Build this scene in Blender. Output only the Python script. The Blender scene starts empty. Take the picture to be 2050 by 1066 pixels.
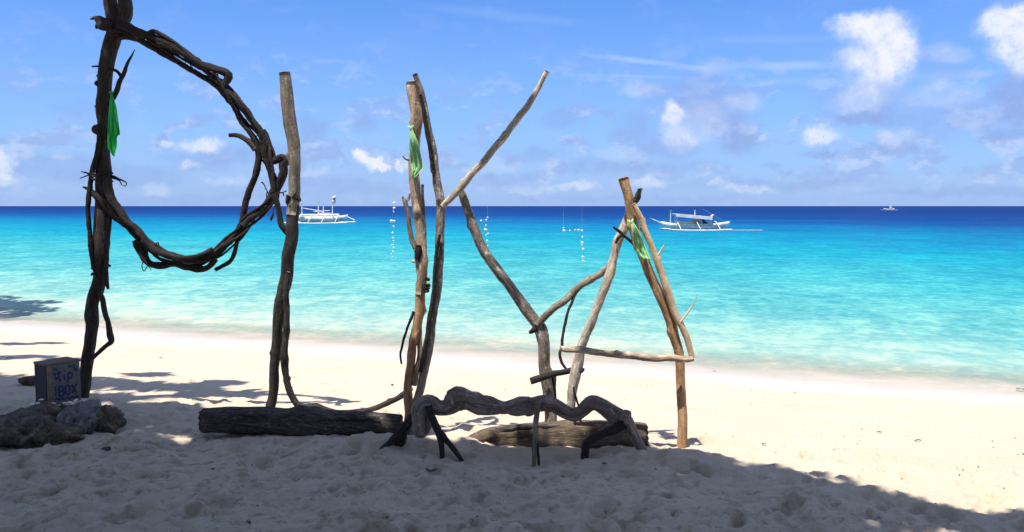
import bpy, bmesh, math, random
import numpy as np
from mathutils import Vector, Matrix, noise as mnoise

R = math.radians
random.seed(7)
rng = np.random.default_rng(7)
scene = bpy.context.scene
C = scene.collection

# ------------------------------------------------------------------ camera
FPX = 1594.4                      # focal length in pixels of the 2050 px wide photograph
PITCH = math.atan(120 / FPX)      # horizon lies above the middle
CAM = Vector((0, 0, 1.6))
cam_d = bpy.data.cameras.new('camera')
cam_d.sensor_width = 36; cam_d.lens = 28.0
cam_d.clip_start = 0.05; cam_d.clip_end = 80000
cam = bpy.data.objects.new('camera', cam_d); C.objects.link(cam)
cam.location = CAM; cam.rotation_euler = (math.pi / 2 - PITCH, 0, 0)
scene.camera = cam

# ------------------------------------------------------------------ exposure, world, sun
EXPO = 0.55
vs = scene.view_settings
vs.view_transform = 'Standard'; vs.look = 'None'; vs.exposure = EXPO; vs.gamma = 1.0
vs.use_curve_mapping = False
scene.render.engine = 'CYCLES'
scene.cycles.use_denoising = True
scene.cycles.max_bounces = 6; scene.cycles.diffuse_bounces = 3; scene.cycles.glossy_bounces = 2; scene.cycles.transparent_max_bounces = 12

SH = (0.20, 0.29)                 # shadow offset per metre of height: sun high, behind and left of the viewer
sun_dir = Vector((SH[0], SH[1], -1)).normalized()
SKY_STRENGTH = 0.10

world = bpy.data.worlds.new('World'); scene.world = world; world.use_nodes = True
wn = world.node_tree; wn.nodes.clear()
def N(nt, t, **kw):
    n = nt.nodes.new(t)
    for k, v in kw.items():
        if k.startswith('i_'):
            key = k[2:]
            n.inputs[int(key) if key.isdigit() else key].default_value = v
        else:
            setattr(n, k, v)
    return n
def math_(nt, op, a, b=None, clamp=False):
    n = nt.nodes.new('ShaderNodeMath'); n.operation = op; n.use_clamp = clamp
    for i, v in enumerate((a, b)):
        if v is None: continue
        if isinstance(v, (int, float)): n.inputs[i].default_value = v
        else: nt.links.new(v, n.inputs[i])
    return n.outputs[0]
def vmath(nt, op, a, b=None):
    n = nt.nodes.new('ShaderNodeVectorMath'); n.operation = op
    for i, v in enumerate((a, b)):
        if v is None: continue
        if isinstance(v, (tuple, list)): n.inputs[i].default_value = v
        else: nt.links.new(v, n.inputs[i])
    return n.outputs['Value'] if op in ('LENGTH', 'DOT_PRODUCT', 'DISTANCE') else n.outputs[0]
def mixc(nt, fac, a, b, mode='MIX'):
    n = nt.nodes.new('ShaderNodeMix'); n.data_type = 'RGBA'; n.blend_type = mode; n.clamp_result = False
    for i, v in ((0, fac), (6, a), (7, b)):
        if isinstance(v, (int, float)): n.inputs[i].default_value = v
        elif isinstance(v, (tuple, list)): n.inputs[i].default_value = (*v[:3], 1)
        else: nt.links.new(v, n.inputs[i])
    return n.outputs[2]
def maprange(nt, v, a, b, c=0.0, d=1.0, smooth=False):
    n = nt.nodes.new('ShaderNodeMapRange'); n.clamp = True
    n.interpolation_type = 'SMOOTHSTEP' if smooth else 'LINEAR'
    nt.links.new(v, n.inputs[0])
    for i, x in enumerate((a, b, c, d)): n.inputs[1 + i].default_value = x
    return n.outputs[0]
def ramp(nt, v, stops, interp='LINEAR'):
    n = nt.nodes.new('ShaderNodeValToRGB'); cr = n.color_ramp; cr.interpolation = interp
    while len(cr.elements) < len(stops): cr.elements.new(0.5)
    for e, (p, c) in zip(cr.elements, stops):
        e.position = p; e.color = (*c[:3], 1)
    nt.links.new(v, n.inputs[0]); return n.outputs[0]
def lin(c): 
    return tuple(((x / 255) / 12.92 if x / 255 <= .04045 else ((x / 255 + .055) / 1.055) ** 2.4) for x in c)
def noise_n(nt, vec, scale, detail=4, rough=.55, dist=0.0, col=False):
    n = nt.nodes.new('ShaderNodeTexNoise'); n.inputs['Scale'].default_value = scale
    n.inputs['Detail'].default_value = detail; n.inputs['Roughness'].default_value = rough
    n.inputs['Distortion'].default_value = dist
    if vec is not None: nt.links.new(vec, n.inputs['Vector'])
    return n.outputs['Color' if col else 'Fac']

def build_sky():
    nt = wn; L = nt.links
    out = nt.nodes.new('ShaderNodeOutputWorld'); bg = nt.nodes.new('ShaderNodeBackground')
    bg.inputs['Strength'].default_value = SKY_STRENGTH
    L.new(bg.outputs[0], out.inputs[0])
    world.cycles.sampling_method = 'NONE'
    sky = nt.nodes.new('ShaderNodeTexSky'); sky.sky_type = 'NISHITA'; sky.sun_disc = False
    sky.sun_elevation = math.asin(-sun_dir.z)
    sky.sun_rotation = math.atan2(-sun_dir.x, -sun_dir.y)
    sky.altitude = 0; sky.air_density = 1.0; sky.dust_density = 0.3; sky.ozone_density = 2.0
    base = mixc(nt, 1.0, sky.outputs[0], SKY_TINT, 'MULTIPLY')
    tc = nt.nodes.new('ShaderNodeTexCoord')
    sep = nt.nodes.new('ShaderNodeSeparateXYZ'); L.new(tc.outputs['Generated'], sep.inputs[0])
    az = math_(nt, 'ARCTAN2', sep.outputs[0], sep.outputs[1])
    el = math_(nt, 'ARCSINE', sep.outputs[2])
    # pale, slightly violet air towards the horizon, all the way round
    hz = maprange(nt, el, 0.0, 0.30, 1, 0)
    hz = math_(nt, 'MULTIPLY', math_(nt, 'POWER', hz, 1.6), 0.80)
    base = mixc(nt, hz, base, disp((161, 188, 243)))
    comb = nt.nodes.new('ShaderNodeCombineXYZ'); L.new(az, comb.inputs[0]); L.new(el, comb.inputs[1])
    # wobble the cloud coordinates so that the edges billow
    d1 = noise_n(nt, tc.outputs['Generated'], 24, 9, .68, 0, True)
    d1 = vmath(nt, 'MULTIPLY', vmath(nt, 'SUBTRACT', d1, (.5, .5, .5)), (.045, .036, 0))
    d2 = noise_n(nt, tc.outputs['Generated'], 9, 3, .5, 0, True)
    d2 = vmath(nt, 'MULTIPLY', vmath(nt, 'SUBTRACT', d2, (.5, .5, .5)), (.03, .02, 0))
    uv = vmath(nt, 'ADD', vmath(nt, 'ADD', comb.outputs[0], d1), d2)
    def dirang(px, py):
        v = ray(px, py).normalized()
        return math.atan2(v.x, v.y), math.asin(v.z)
    uv_s = vmath(nt, 'ADD', comb.outputs[0], vmath(nt, 'MULTIPLY', d1, (.35, .12, 0)))
    def field(blobs, soft, uv=uv):
        acc = None
        for b in blobs:
            px, py, rx, ry, op = b[:5]
            a0, e0 = dirang(px, py)
            v = vmath(nt, 'SUBTRACT', uv, (a0, e0, 0))
            if len(b) > 5:
                rot = nt.nodes.new('ShaderNodeVectorRotate'); rot.rotation_type = 'Z_AXIS'
                rot.inputs['Angle'].default_value = b[5]; L.new(v, rot.inputs['Vector']); v = rot.outputs[0]
            v = vmath(nt, 'MULTIPLY', v, (FPX / rx, FPX / ry, 0))
            s = maprange(nt, vmath(nt, 'LENGTH', v), 1.25, 1.25 - soft, 0, op, True)
            acc = s if acc is None else math_(nt, 'SUBTRACT', math_(nt, 'ADD', acc, s), math_(nt, 'MULTIPLY', acc, s))
        return acc
    grey = [(1735,240,74,17,.85),(1700,205,60,34,.45),(1775,190,50,45,.55),(2030,188,46,38,.8),(2040,228,50,20,.65),(1890,130,60,34,.30),
            (1400,165,75,45,.40),(1425,225,85,52,.55),(1475,280,38,36,.75),(1345,296,70,26,.6),(1275,262,55,46,.5),(1330,190,60,30,.3),
            (735,247,42,22,.62),(622,260,34,28,.6),(1120,238,50,28,.5),(1640,313,42,10,.75),(1785,294,64,14,.6),
            (1860,245,95,38,.45),(2020,262,55,14,.55),(1190,338,80,20,.55),(1320,335,130,16,.5),(1060,312,70,22,.5),
            (450,320,130,26,.5),(140,335,110,24,.45),(30,182,50,10,.35),(180,222,70,24,.35),(880,315,40,26,.4),(960,290,50,16,.35),
            (1565,366,220,13,.42),(1930,384,170,11,.42),(690,374,180,17,.42),(270,355,110,18,.45),(1000,355,80,14,.45),(1150,290,40,14,.4),
            (560,302,70,18,.42),(1540,325,20,8,.45),(1560,335,14,5,.45),(1660,350,100,12,.3),(400,395,260,9,.3),(1280,398,300,8,.3)]
    white = [(1745,52,66,32,.92),(1785,95,46,42,.92),(1760,140,50,36,.5),(1700,46,42,18,.45),(1738,112,56,36,.62),(1752,160,56,40,.30),(1722,205,50,26,.42),
             (2032,36,56,34,.9),(2050,85,50,44,.85),(2058,130,34,30,.6),(1895,105,42,18,.28),
             (1352,222,22,30,.72),(1388,250,56,46,.30),(1480,206,44,22,.30),(1285,180,40,18,.30),(1362,272,34,32,.40),(1432,132,46,18,.24),
             (1640,274,40,19,.72),(1784,276,42,16,.35),(738,322,30,15,1),(722,306,16,14,1),(768,330,22,8,.9),(806,328,14,14,.7),
             (400,292,50,14,.62),(378,330,16,9,.45),(328,293,12,7,.45),(6,326,22,30,.8),(4,362,24,14,.45),(310,378,28,12,.3),(470,368,44,10,.3),
             (1150,372,55,9,.42),(1300,370,44,10,.4),(1430,368,18,7,.42),(1490,377,55,9,.35),(1965,365,25,8,.3),(1060,378,55,10,.25),(1880,190,64,24,.22),(1240,310,60,16,.2),(1000,330,60,12,.2)]
    cirrus = [(1280,122,115,6,.5,.13),(1390,136,60,6,.4,.05),(1580,132,110,10,.55,.05),(1270,153,110,4,.3,.05),(1900,152,60,10,.25,0),(1540,165,110,8,.2,0),
              (1000,30,200,12,.14,.1),(1560,80,150,10,.14,.05)]
    gsum = field(grey, .95); wsum = field(white, .85)
    # broken cloud goes on out of view, thickened overhead to whiten the skylight
    st = nt.nodes.new('ShaderNodeMapping'); st.inputs['Scale'].default_value = (1, 1, 2.2); L.new(tc.outputs['Generated'], st.inputs['Vector'])
    gn = noise_n(nt, st.outputs[0], 5.0, 7, .6)
    away = maprange(nt, math_(nt, 'ABSOLUTE', az), .62, .80, 0, 1)
    low = maprange(nt, el, .02, .7, 1, .8)
    gen = math_(nt, 'MULTIPLY', math_(nt, 'MULTIPLY', maprange(nt, gn, .44, .60, 0, .9, True), math_(nt, 'MAXIMUM', away, maprange(nt, el, .32, .5, 0, 1))), low)
    veil = math_(nt, 'MULTIPLY', maprange(nt, noise_n(nt, st.outputs[0], 11, 6, .62), .45, .70, 0, .40, True), maprange(nt, el, .0, .22, 1, 0))
    st2 = nt.nodes.new('ShaderNodeMapping'); st2.inputs['Scale'].default_value = (1, 1, 1.9); L.new(tc.outputs['Generated'], st2.inputs['Vector'])
    cu = noise_n(nt, st2.outputs[0], 17, 9, .60, .25); cu_m = maprange(nt, cu, .49, .60, 0, .55, True)
    cu_m = math_(nt, 'MULTIPLY', cu_m, math_(nt, 'MULTIPLY', maprange(nt, el, .012, .05, .25, 1), maprange(nt, el, .09, .20, 1, .10)))
    cu_c = mixc(nt, maprange(nt, noise_n(nt, st2.outputs[0], 33, 6, .6), .44, .60, 0, 1, True), disp((156, 178, 232)), disp((205, 218, 250)))
    fine = maprange(nt, noise_n(nt, tc.outputs['Generated'], 55, 8, .68), .32, .62, .55, 1.15)
    col = mixc(nt, veil, base, disp((176, 200, 248)))
    col = mixc(nt, cu_m, col, cu_c)
    col = mixc(nt, field(cirrus, 1.15, uv_s), col, disp((190, 216, 250)))
    col = mixc(nt, math_(nt, 'MULTIPLY', gsum, fine), col, disp((148, 175, 232)))
    wm = math_(nt, 'MULTIPLY', wsum, fine, True)
    wm = math_(nt, 'ADD', math_(nt, 'MULTIPLY', wm, .80), math_(nt, 'MULTIPLY', maprange(nt, wm, .20, .80, 0, 1, True), .20))
    col = mixc(nt, wm, col, disp((243, 246, 255)))
    col = mixc(nt, gen, col, disp((232, 236, 246)))
    L.new(col, bg.inputs['Color'])
SKY_TINT = (0.45, 0.76, 1.27)
def disp(c):
    k = 1 / (2 ** EXPO) / SKY_STRENGTH
    return tuple(x * k for x in lin(c))
_ct, _st = math.cos(PITCH), math.sin(PITCH)
def ray(px, py):
    a = (px - 1025) / FPX; b = (533 - py) / FPX
    return Vector((a, _ct + b * _st, -_st + b * _ct))
def at(px, py, Y):
    """world point seen at photo pixel (px, py) standing Y metres in front of the viewer"""
    v = ray(px, py); return CAM + v * (Y / v.y)
build_sky()

sl = bpy.data.lights.new('sun', 'SUN'); sl.energy = 5.0; sl.angle = R(0.53); sl.color = (1.0, .96, .91)
sun = bpy.data.objects.new('sun', sl); C.objects.link(sun)
sun.rotation_euler = sun_dir.to_track_quat('-Z', 'Y').to_euler()
sun.location = (-3, -6, 20)

# ------------------------------------------------------------------ helpers
def link(name, me, parent=None, mat=None, smooth=True):
    o = bpy.data.objects.new(name, me); C.objects.link(o)
    if parent is not None:
        o.parent = parent
        o.matrix_parent_inverse = Matrix.Translation(parent.location).inverted() if parent.rotation_euler[:] == (0, 0, 0) else Matrix()
    if mat is not None and not me.materials: me.materials.append(mat)
    if smooth and len(me.polygons):
        me.polygons.foreach_set('use_smooth', [True] * len(me.polygons))
    return o
def tag(o, label, cat, group=None):
    o['label'] = label; o['category'] = cat
    if group: o['group'] = group
    return o
def empty(name, loc, label, cat, group=None):
    o = bpy.data.objects.new(name, None); C.objects.link(o); o.location = loc
    o.empty_display_size = .1
    return tag(o, label, cat, group)

def catmull(P, step):
    P = [np.array(p, float) for p in P]
    if len(P) == 2: P = [P[0], (P[0] + P[1]) / 2, P[1]]
    Q = [2 * P[0] - P[1]] + P + [2 * P[-1] - P[-2]]
    out = []
    for i in range(1, len(Q) - 2):
        p0, p1, p2, p3 = Q[i - 1], Q[i], Q[i + 1], Q[i + 2]
        n = max(2, int(np.linalg.norm((p2 - p1)[:3]) / step))
        for k in range(n):
            t = k / n
            out.append(.5 * (2 * p1 + (p2 - p0) * t + (2 * p0 - 5 * p1 + 4 * p2 - p3) * t * t + (3 * p1 - p0 - 3 * p2 + p3) * t ** 3))
    out.append(Q[-2]); return np.array(out)

_tube_seed = [0]
class MB:
    """collects geometry for one mesh; 'bark' attribute = (length along, x, y of the ring) in metres"""
    def __init__(s): s.v = []; s.f = []; s.b = []; s.m = []
    def tube(s, pts, seg=12, step=None, rough=.12, wob=.35, knots=0, cap=True, flat=1.0, groove=.07, ng=None, twist=.22):
        """pts: rows (x, y, z, radius)"""
        _tube_seed[0] += 1; sd = _tube_seed[0] * 7.31
        rmean = np.mean([p[3] for p in pts]); ng = ng or random.choice((3, 4, 5))
        if step is None: step = max(.010, rmean * .55)
        S = catmull(pts, step); n = len(S)
        pos = S[:, :3].copy(); rad = np.maximum(S[:, 3], .0006)
        dl = np.r_[0, np.cumsum(np.linalg.norm(np.diff(pos, axis=0), axis=1))]
        for i in range(n):
            a = dl[i] / max(rmean, .004)
            w = mnoise.noise_vector(Vector((a * .16, sd, 3.1)))
            pos[i] += np.array(w) * rad[i] * wob
        T = np.gradient(pos, axis=0); T /= np.maximum(np.linalg.norm(T, axis=1)[:, None], 1e-9)
        up = np.array((0, -1.0, .1)); u = up - T[0] * (up @ T[0])
        if np.linalg.norm(u) < .1: up = np.array((1., 0, 0)); u = up - T[0] * (up @ T[0])
        u /= np.linalg.norm(u)
        kn = [(random.uniform(.08, .92) * dl[-1], random.uniform(0, 6.28), random.uniform(.25, .6)) for _ in range(knots)]
        base = len(s.v)
        for i in range(n):
            u = u - T[i] * (u @ T[i]); u /= max(np.linalg.norm(u), 1e-9); w = np.cross(T[i], u)
            for k in range(seg):
                th = 2 * math.pi * k / seg; cx, sx = math.cos(th), math.sin(th)
                q = Vector((dl[i] / max(rmean, .004) * .35, cx * 1.1 + sd, sx * 1.1))
                q2 = Vector((dl[i] / max(rmean, .004) * .12 + 9, cx * .8 - sd, sx * .8))
                r = rad[i] * (1 + rough * 1.3 * mnoise.noise(q) + rough * 1.2 * mnoise.noise(q2) + rough * .7 * mnoise.noise(Vector((q.x * 2.7, q.y * 3.1, q.z * 3.1))))
                gr = abs(math.sin(.5 * ng * th + twist * dl[i] / max(rmean, .004) * .5 + 1.5 * mnoise.noise(Vector((q.x * .5, sd, 1)))))
                r -= rad[i] * groove * (1 - gr) ** 2 * 2.2
                for (kl, kt, ka) in kn:
                    da = abs((th - kt + math.pi) % (2 * math.pi) - math.pi)
                    r += rad[i] * ka * math.exp(-((dl[i] - kl) / (rad[i] * .7)) ** 2 - (da / .5) ** 2)
                p = pos[i] + (u * cx * flat + w * sx) * r
                s.v.append(tuple(p)); s.b.append((dl[i] + sd, cx * rad[i], sx * rad[i]))
        for i in range(n - 1):
            for k in range(seg):
                a = base + i * seg + k; b = base + i * seg + (k + 1) % seg
                s.f.append((a, b, b + seg, a + seg)); s.m.append(0)
        if cap:
            for e, i, sg in ((0, 0, -1), (1, n - 1, 1)):
                ring = [base + i * seg + k for k in range(seg)]
                c = len(s.v)
                for k in range(seg):           # bevelled rim, then a slightly uneven sawn face
                    v = np.array(s.v[ring[k]]); cc = pos[i] + sg * T[i] * rad[i] * (.10 + .06 * math.sin(k * 2.3 + sd))
                    s.v.append(tuple(pos[i] + (v - pos[i]) * .86 + (cc - pos[i]))); s.b.append((0, 0, 0))
                s.v.append(tuple(pos[i] + sg * T[i] * rad[i] * .12)); s.b.append((0, 0, 0)); ct = len(s.v) - 1
                for k in range(seg):
                    k2 = (k + 1) % seg
                    q = (ring[k], c + k, c + k2, ring[k2]) if e else (ring[k2], c + k2, c + k, ring[k])
                    s.f.append(q); s.m.append(0)
                    s.f.append((c + k, ct, c + k2) if e else (c + k2, ct, c + k)); s.m.append(1)
        return s
    def box(s, c, d, rz=0.0, M=None):
        base = len(s.v); M = M or (Matrix.Translation(c) @ Matrix.Rotation(rz, 4, 'Z'))
        b = min(d) * .12
        bm = bmesh.new(); bmesh.ops.create_cube(bm, size=1); bmesh.ops.scale(bm, vec=d, verts=bm.verts)
        bmesh.ops.bevel(bm, geom=bm.edges[:], offset=b, segments=1, affect='EDGES')
        bm.verts.index_update()
        for v in bm.verts: s.v.append(tuple(M @ v.co)); s.b.append(tuple(v.co))
        for f in bm.faces: s.f.append(tuple(base + v.index for v in f.verts)); s.m.append(0)
        bm.free(); return s
    def mesh(s, name, mats):
        me = bpy.data.meshes.new(name); me.from_pydata(s.v, [], s.f)
        at_ = me.attributes.new('bark', 'FLOAT_VECTOR', 'POINT'); at_.data.foreach_set('vector', np.array(s.b, 'f').ravel())
        for m in (mats if isinstance(mats, (list, tuple)) else [mats]): me.materials.append(m)
        if isinstance(mats, (list, tuple)) and len(mats) > 1: me.polygons.foreach_set('material_index', s.m)
        me.update(); return me
    def obj(s, name, mats, parent=None, smooth=True): return link(name, s.mesh(name, mats), parent, None, smooth)

# ------------------------------------------------------------------ materials
def new_mat(name):
    m = bpy.data.materials.new(name); m.use_nodes = True
    nt = m.node_tree; b = nt.nodes['Principled BSDF']
    return m, nt, b
def wood(name, dark, mid, light, bump=.5, patch=.5, rough=.85, streak=1.0):
    m, nt, b = new_mat(name); L = nt.links
    a = nt.nodes.new('ShaderNodeAttribute'); a.attribute_name = 'bark'
    mp = nt.nodes.new('ShaderNodeMapping'); mp.inputs['Scale'].default_value = (5 * streak, 42, 42); L.new(a.outputs['Vector'], mp.inputs['Vector'])
    g = noise_n(nt, mp.outputs[0], 2.0, 6, .62, .6)
    mp2 = nt.nodes.new('ShaderNodeMapping'); mp2.inputs['Scale'].default_value = (3.0, 7, 7); L.new(a.outputs['Vector'], mp2.inputs['Vector'])
    p = noise_n(nt, mp2.outputs[0], 2.2, 4, .6, .3)
    mp3 = nt.nodes.new('ShaderNodeMapping'); mp3.inputs['Scale'].default_value = (26, 40, 40); L.new(a.outputs['Vector'], mp3.inputs['Vector'])
    s = noise_n(nt, mp3.outputs[0], 2.0, 3, .7)
    c = ramp(nt, g, [(.28, dark), (.50, mid), (.72, light)])
    c2 = ramp(nt, s, [(.30, dark), (.55, mid), (.75, light)])
    c = mixc(nt, .40, c, c2)
    c = mixc(nt, maprange(nt, p, .42, .62, 0, patch, True), c, tuple(x * .42 for x in mid))
    pal = noise_n(nt, mp2.outputs[0], 5.1, 3, .6, .3)
    c = mixc(nt, maprange(nt, pal, .58, .70, 0, patch * .9, True), c, tuple(min(1, x * 1.35) for x in light))
    L.new(c, b.inputs['Base Color']); b.inputs['Roughness'].default_value = rough
    b.inputs['Specular IOR Level'].default_value = .25
    bp = nt.nodes.new('ShaderNodeBump'); bp.inputs['Strength'].default_value = bump; bp.inputs['Distance'].default_value = .012
    h = math_(nt, 'ADD', g, math_(nt, 'MULTIPLY', s, .6)); L.new(h, bp.inputs['Height']); L.new(bp.outputs[0], b.inputs['Normal'])
    return m
def simple(name, col, rough=.6, var=.15, scale=12, bump=0, metal=0.0):
    m, nt, b = new_mat(name); L = nt.links
    tc = nt.nodes.new('ShaderNodeTexCoord')
    f = noise_n(nt, tc.outputs['Object'], scale, 5, .6)
    c = ramp(nt, f, [(.3, tuple(x * (1 - var) for x in col)), (.7, tuple(min(1, x * (1 + var)) for x in col))])
    L.new(c, b.inputs['Base Color']); b.inputs['Roughness'].default_value = rough; b.inputs['Metallic'].default_value = metal
    if bump:
        bp = nt.nodes.new('ShaderNodeBump'); bp.inputs['Strength'].default_value = bump; bp.inputs['Distance'].default_value = .02
        L.new(f, bp.inputs['Height']); L.new(bp.outputs[0], b.inputs['Normal'])
    return m
M = {}
M['vine'] = wood('dark_vine_bark', (0.01, 0.0085, 0.0085), (0.03, 0.024, 0.022), (0.075, 0.06, 0.052), .8, .35)
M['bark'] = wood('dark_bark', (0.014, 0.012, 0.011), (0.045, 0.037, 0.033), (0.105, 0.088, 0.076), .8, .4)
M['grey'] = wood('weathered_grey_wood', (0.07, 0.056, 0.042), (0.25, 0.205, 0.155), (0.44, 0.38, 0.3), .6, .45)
M['tan'] = wood('bare_tan_wood', (0.13, 0.075, 0.042), (0.56, 0.41, 0.28), (0.80, 0.68, 0.54), .7, .70)
M['mottle'] = wood('mottled_grey_bark', (0.030, 0.026, 0.022), (0.28, 0.225, 0.18), (0.64, 0.56, 0.47), .9, .75)
M['pale'] = wood('pale_grey_wood', (0.15, 0.11, 0.075), (0.49, 0.405, 0.315), (0.76, 0.68, 0.57), .5, .45)
M['yellow'] = wood('peeled_yellow_wood', (0.36, 0.22, 0.11), (0.64, 0.46, 0.27), (0.78, 0.63, 0.43), .4, .35)
M['orange'] = wood('orange_brown_wood', (0.17, 0.08, 0.034), (0.5, 0.29, 0.15), (0.68, 0.47, 0.28), .5, .5)
M['smooth'] = wood('smooth_brown_driftwood', (0.05, 0.036, 0.030), (0.29, 0.225, 0.185), (0.54, 0.45, 0.39), .8, .55, .75, .6)
M['cut'] = wood('sawn_end_wood', (.10, .08, .06), (.24, .20, .16), (.40, .35, .29), .5, .3)
M['logdark'] = wood('charred_log_bark', (.014, .012, .010), (.075, .062, .053), (.27, .235, .20), 1.0, .35, .9, 1.6)
M['logbrown'] = wood('brown_log_wood', (0.040, 0.030, 0.022), (0.14, 0.105, 0.072), (0.30, 0.24, 0.16), .9, .45, .9, .8)
M['thread'] = simple('clear_nylon_thread', (.45, .5, .55), .3)
M['thread'].node_tree.nodes['Principled BSDF'].inputs['Alpha'].default_value = .25
M['shell'] = simple('white_shell', (.78, .76, .72), .45, .12, 60)
M['leafdry'] = simple('dry_brown_leaf', (.07, .045, .028), .8, .4, 30)

def sand_mat():
    m, nt, b = new_mat('coral_sand'); L = nt.links
    g = nt.nodes.new('ShaderNodeNewGeometry'); P = g.outputs['Position']
    big = noise_n(nt, P, 1.3, 5, .6); mid = noise_n(nt, P, 14, 5, .65); fine = noise_n(nt, P, 160, 3, .7)
    c = ramp(nt, big, [(.3, (.54, .442, .325)), (.7, (.63, .53, .395))])
    c = mixc(nt, maprange(nt, mid, .35, .7, 0, .35), c, (.49, .405, .305))
    c = mixc(nt, maprange(nt, fine, .35, .75, 0, .35), c, (.69, .585, .445))
    # scattered dark grains and plant litter
    lit = noise_n(nt, P, 46, 2, .5)
    c = mixc(nt, maprange(nt, lit, .71, .75, 0, .55), c, (.16, .12, .09))
    # damp brown patches dug up by feet
    dmp = noise_n(nt, P, 5.2, 3, .55)
    inland = maprange(nt, math_(nt, 'SUBTRACT', vmath(nt, 'DOT_PRODUCT', P, (SN.x, SN.y, 0)), SC), -6.9, -5.9, 1, 0, True)
    c = mixc(nt, math_(nt, 'MULTIPLY', math_(nt, 'MAXIMUM', maprange(nt, dmp, .56, .67, 0, .55, True), maprange(nt, noise_n(nt, P, 17, 4, .65, .4), .53, .66, 0, .50, True)), inland), c, (.25, .175, .105))
    # sand that the swash keeps wet: pinker and darker, smoother
    sep = nt.nodes.new('ShaderNodeSeparateXYZ'); L.new(P, sep.inputs[0])
    zz = math_(nt, 'ADD', sep.outputs[2], math_(nt, 'MULTIPLY', math_(nt, 'SUBTRACT', noise_n(nt, P, .55, 3, .5), .5), .22))
    wet = maprange(nt, zz, SEA + .09, SEA + .15, 1, 0, True)
    c = mixc(nt, wet, c, (.60, .52, .465))
    L.new(c, b.inputs['Base Color'])
    L.new(maprange(nt, wet, 0, 1, .95, .45), b.inputs['Roughness'])
    b.inputs['Specular IOR Level'].default_value = .2
    bp = nt.nodes.new('ShaderNodeBump'); bp.inputs['Strength'].default_value = .9; bp.inputs['Distance'].default_value = .02
    h = math_(nt, 'ADD', math_(nt, 'MULTIPLY', mid, 1.2), math_(nt, 'MULTIPLY', fine, .35))
    h = math_(nt, 'MULTIPLY', h, maprange(nt, wet, 0, 1, 1, .1)); L.new(h, bp.inputs['Height']); L.new(bp.outputs[0], b.inputs['Normal'])
    return m

# ------------------------------------------------------------------ ground: one sheet, beach face running down under the sea
SEA = -0.75
def sea_hit(px, py):
    v = ray(px, py); t = (SEA - CAM.z) / v.z; return CAM + v * t
_a, _b = sea_hit(40, 657), sea_hit(2000, 796)
_d = Vector((_b.x - _a.x, _b.y - _a.y)).normalized()
SN = Vector((-_d.y, _d.x));  SN = SN if SN.y > 0 else -SN
SC = SN.dot(Vector((_a.x, _a.y)))
def shore_s(x, y): return SN.x * x + SN.y * y - SC          # metres seaward of the waterline
BEACH_W = 6.1
def base_z(x, y):
    s = shore_s(x, y)
    land = np.clip((-s) / BEACH_W, 0, None)
    zl = SEA * (1 - np.clip(land, 0, 1)) ** 1.06
    zl = np.where(s > 0, SEA - .065 * s ** .9 if np.isscalar(s) and s > 0 else SEA - .065 * np.clip(s, 0, 60) ** .9, zl)
    return zl
def base_scalar(x, y): return float(base_z(np.array(x, float), np.array(y, float)))
def hit(px, py):
    """where the sight line through a photo pixel meets the beach"""
    v = ray(px, py); t = 1.0
    for _ in range(4000):
        p = CAM + v * t
        if p.z <= base_scalar(p.x, p.y): break
        t += .01
    return p
mounds = []     # (x, y, rx, ry, h)
def mound_px(px, py, rxm, rym, h):
    p = hit(px, py); mounds.append((p.x, p.y, rxm, rym, h))
mound_px(1310, 912, .38, .16, .055); mound_px(1390, 925, .25, .10, .04); mound_px(1000, 900, .10, .06, .03); mound_px(1240, 922, .30, .08, .03)
mound_px(840, 885, .35, .12, .05); mound_px(560, 880, .5, .10, .03); mound_px(270, 880, .25, .14, .07); mound_px(720, 890, .4, .12, .03)
mound_px(90, 915, .5, .15, .05); mound_px(985, 905, .12, .08, .03); mound_px(1610, 970, .35, .12, .04); mound_px(1750, 995, .4, .1, .04)
mound_px(150, 815, .6, .35, .06)

def fbm(x, y, f, oct=4, seed=0):
    """cheap value noise on arrays"""
    out = np.zeros_like(x); amp = 1.0; tot = 0
    for o in range(oct):
        xs = x * f + seed * 13.7 + o * 5.3; ys = y * f + seed * 7.9 + o * 9.1
        xi = np.floor(xs).astype(np.int64); yi = np.floor(ys).astype(np.int64); fx = xs - xi; fy = ys - yi
        fx = fx * fx * (3 - 2 * fx); fy = fy * fy * (3 - 2 * fy)
        def h(a, b):
            n = (a * 374761393 + b * 668265263 + (seed + o) * 974711) & 0xffffffff
            n = ((n ^ (n >> 13)) * 1274126177) & 0xffffffff
            return ((n ^ (n >> 16)) & 0xffff) / 65535.0
        v = (h(xi, yi) * (1 - fx) + h(xi + 1, yi) * fx) * (1 - fy) + (h(xi, yi + 1) * (1 - fx) + h(xi + 1, yi + 1) * fx) * fy
        out += (v - .5) * amp; tot += amp; amp *= .5; f *= 2.03
    return out / tot
dents = []
for _ in range(1900):        # trodden sand: old footprints, heel marks, kicked up rims
    x = random.uniform(-5.5, 5.0); y = random.uniform(2.6, 8.2)
    dens = 1 if y < 5.2 else .40 if x < 0 and y < 7 else .10
    if random.random() > dens: continue
    a = random.uniform(0, math.pi); big = random.random()
    l = random.uniform(.05, .125) if big > .45 else random.uniform(.025, .055); w = l * random.uniform(.4, .75)
    dents.append((x, y, a, l, w, random.uniform(.4, 1.0) * l * .38))
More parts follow.
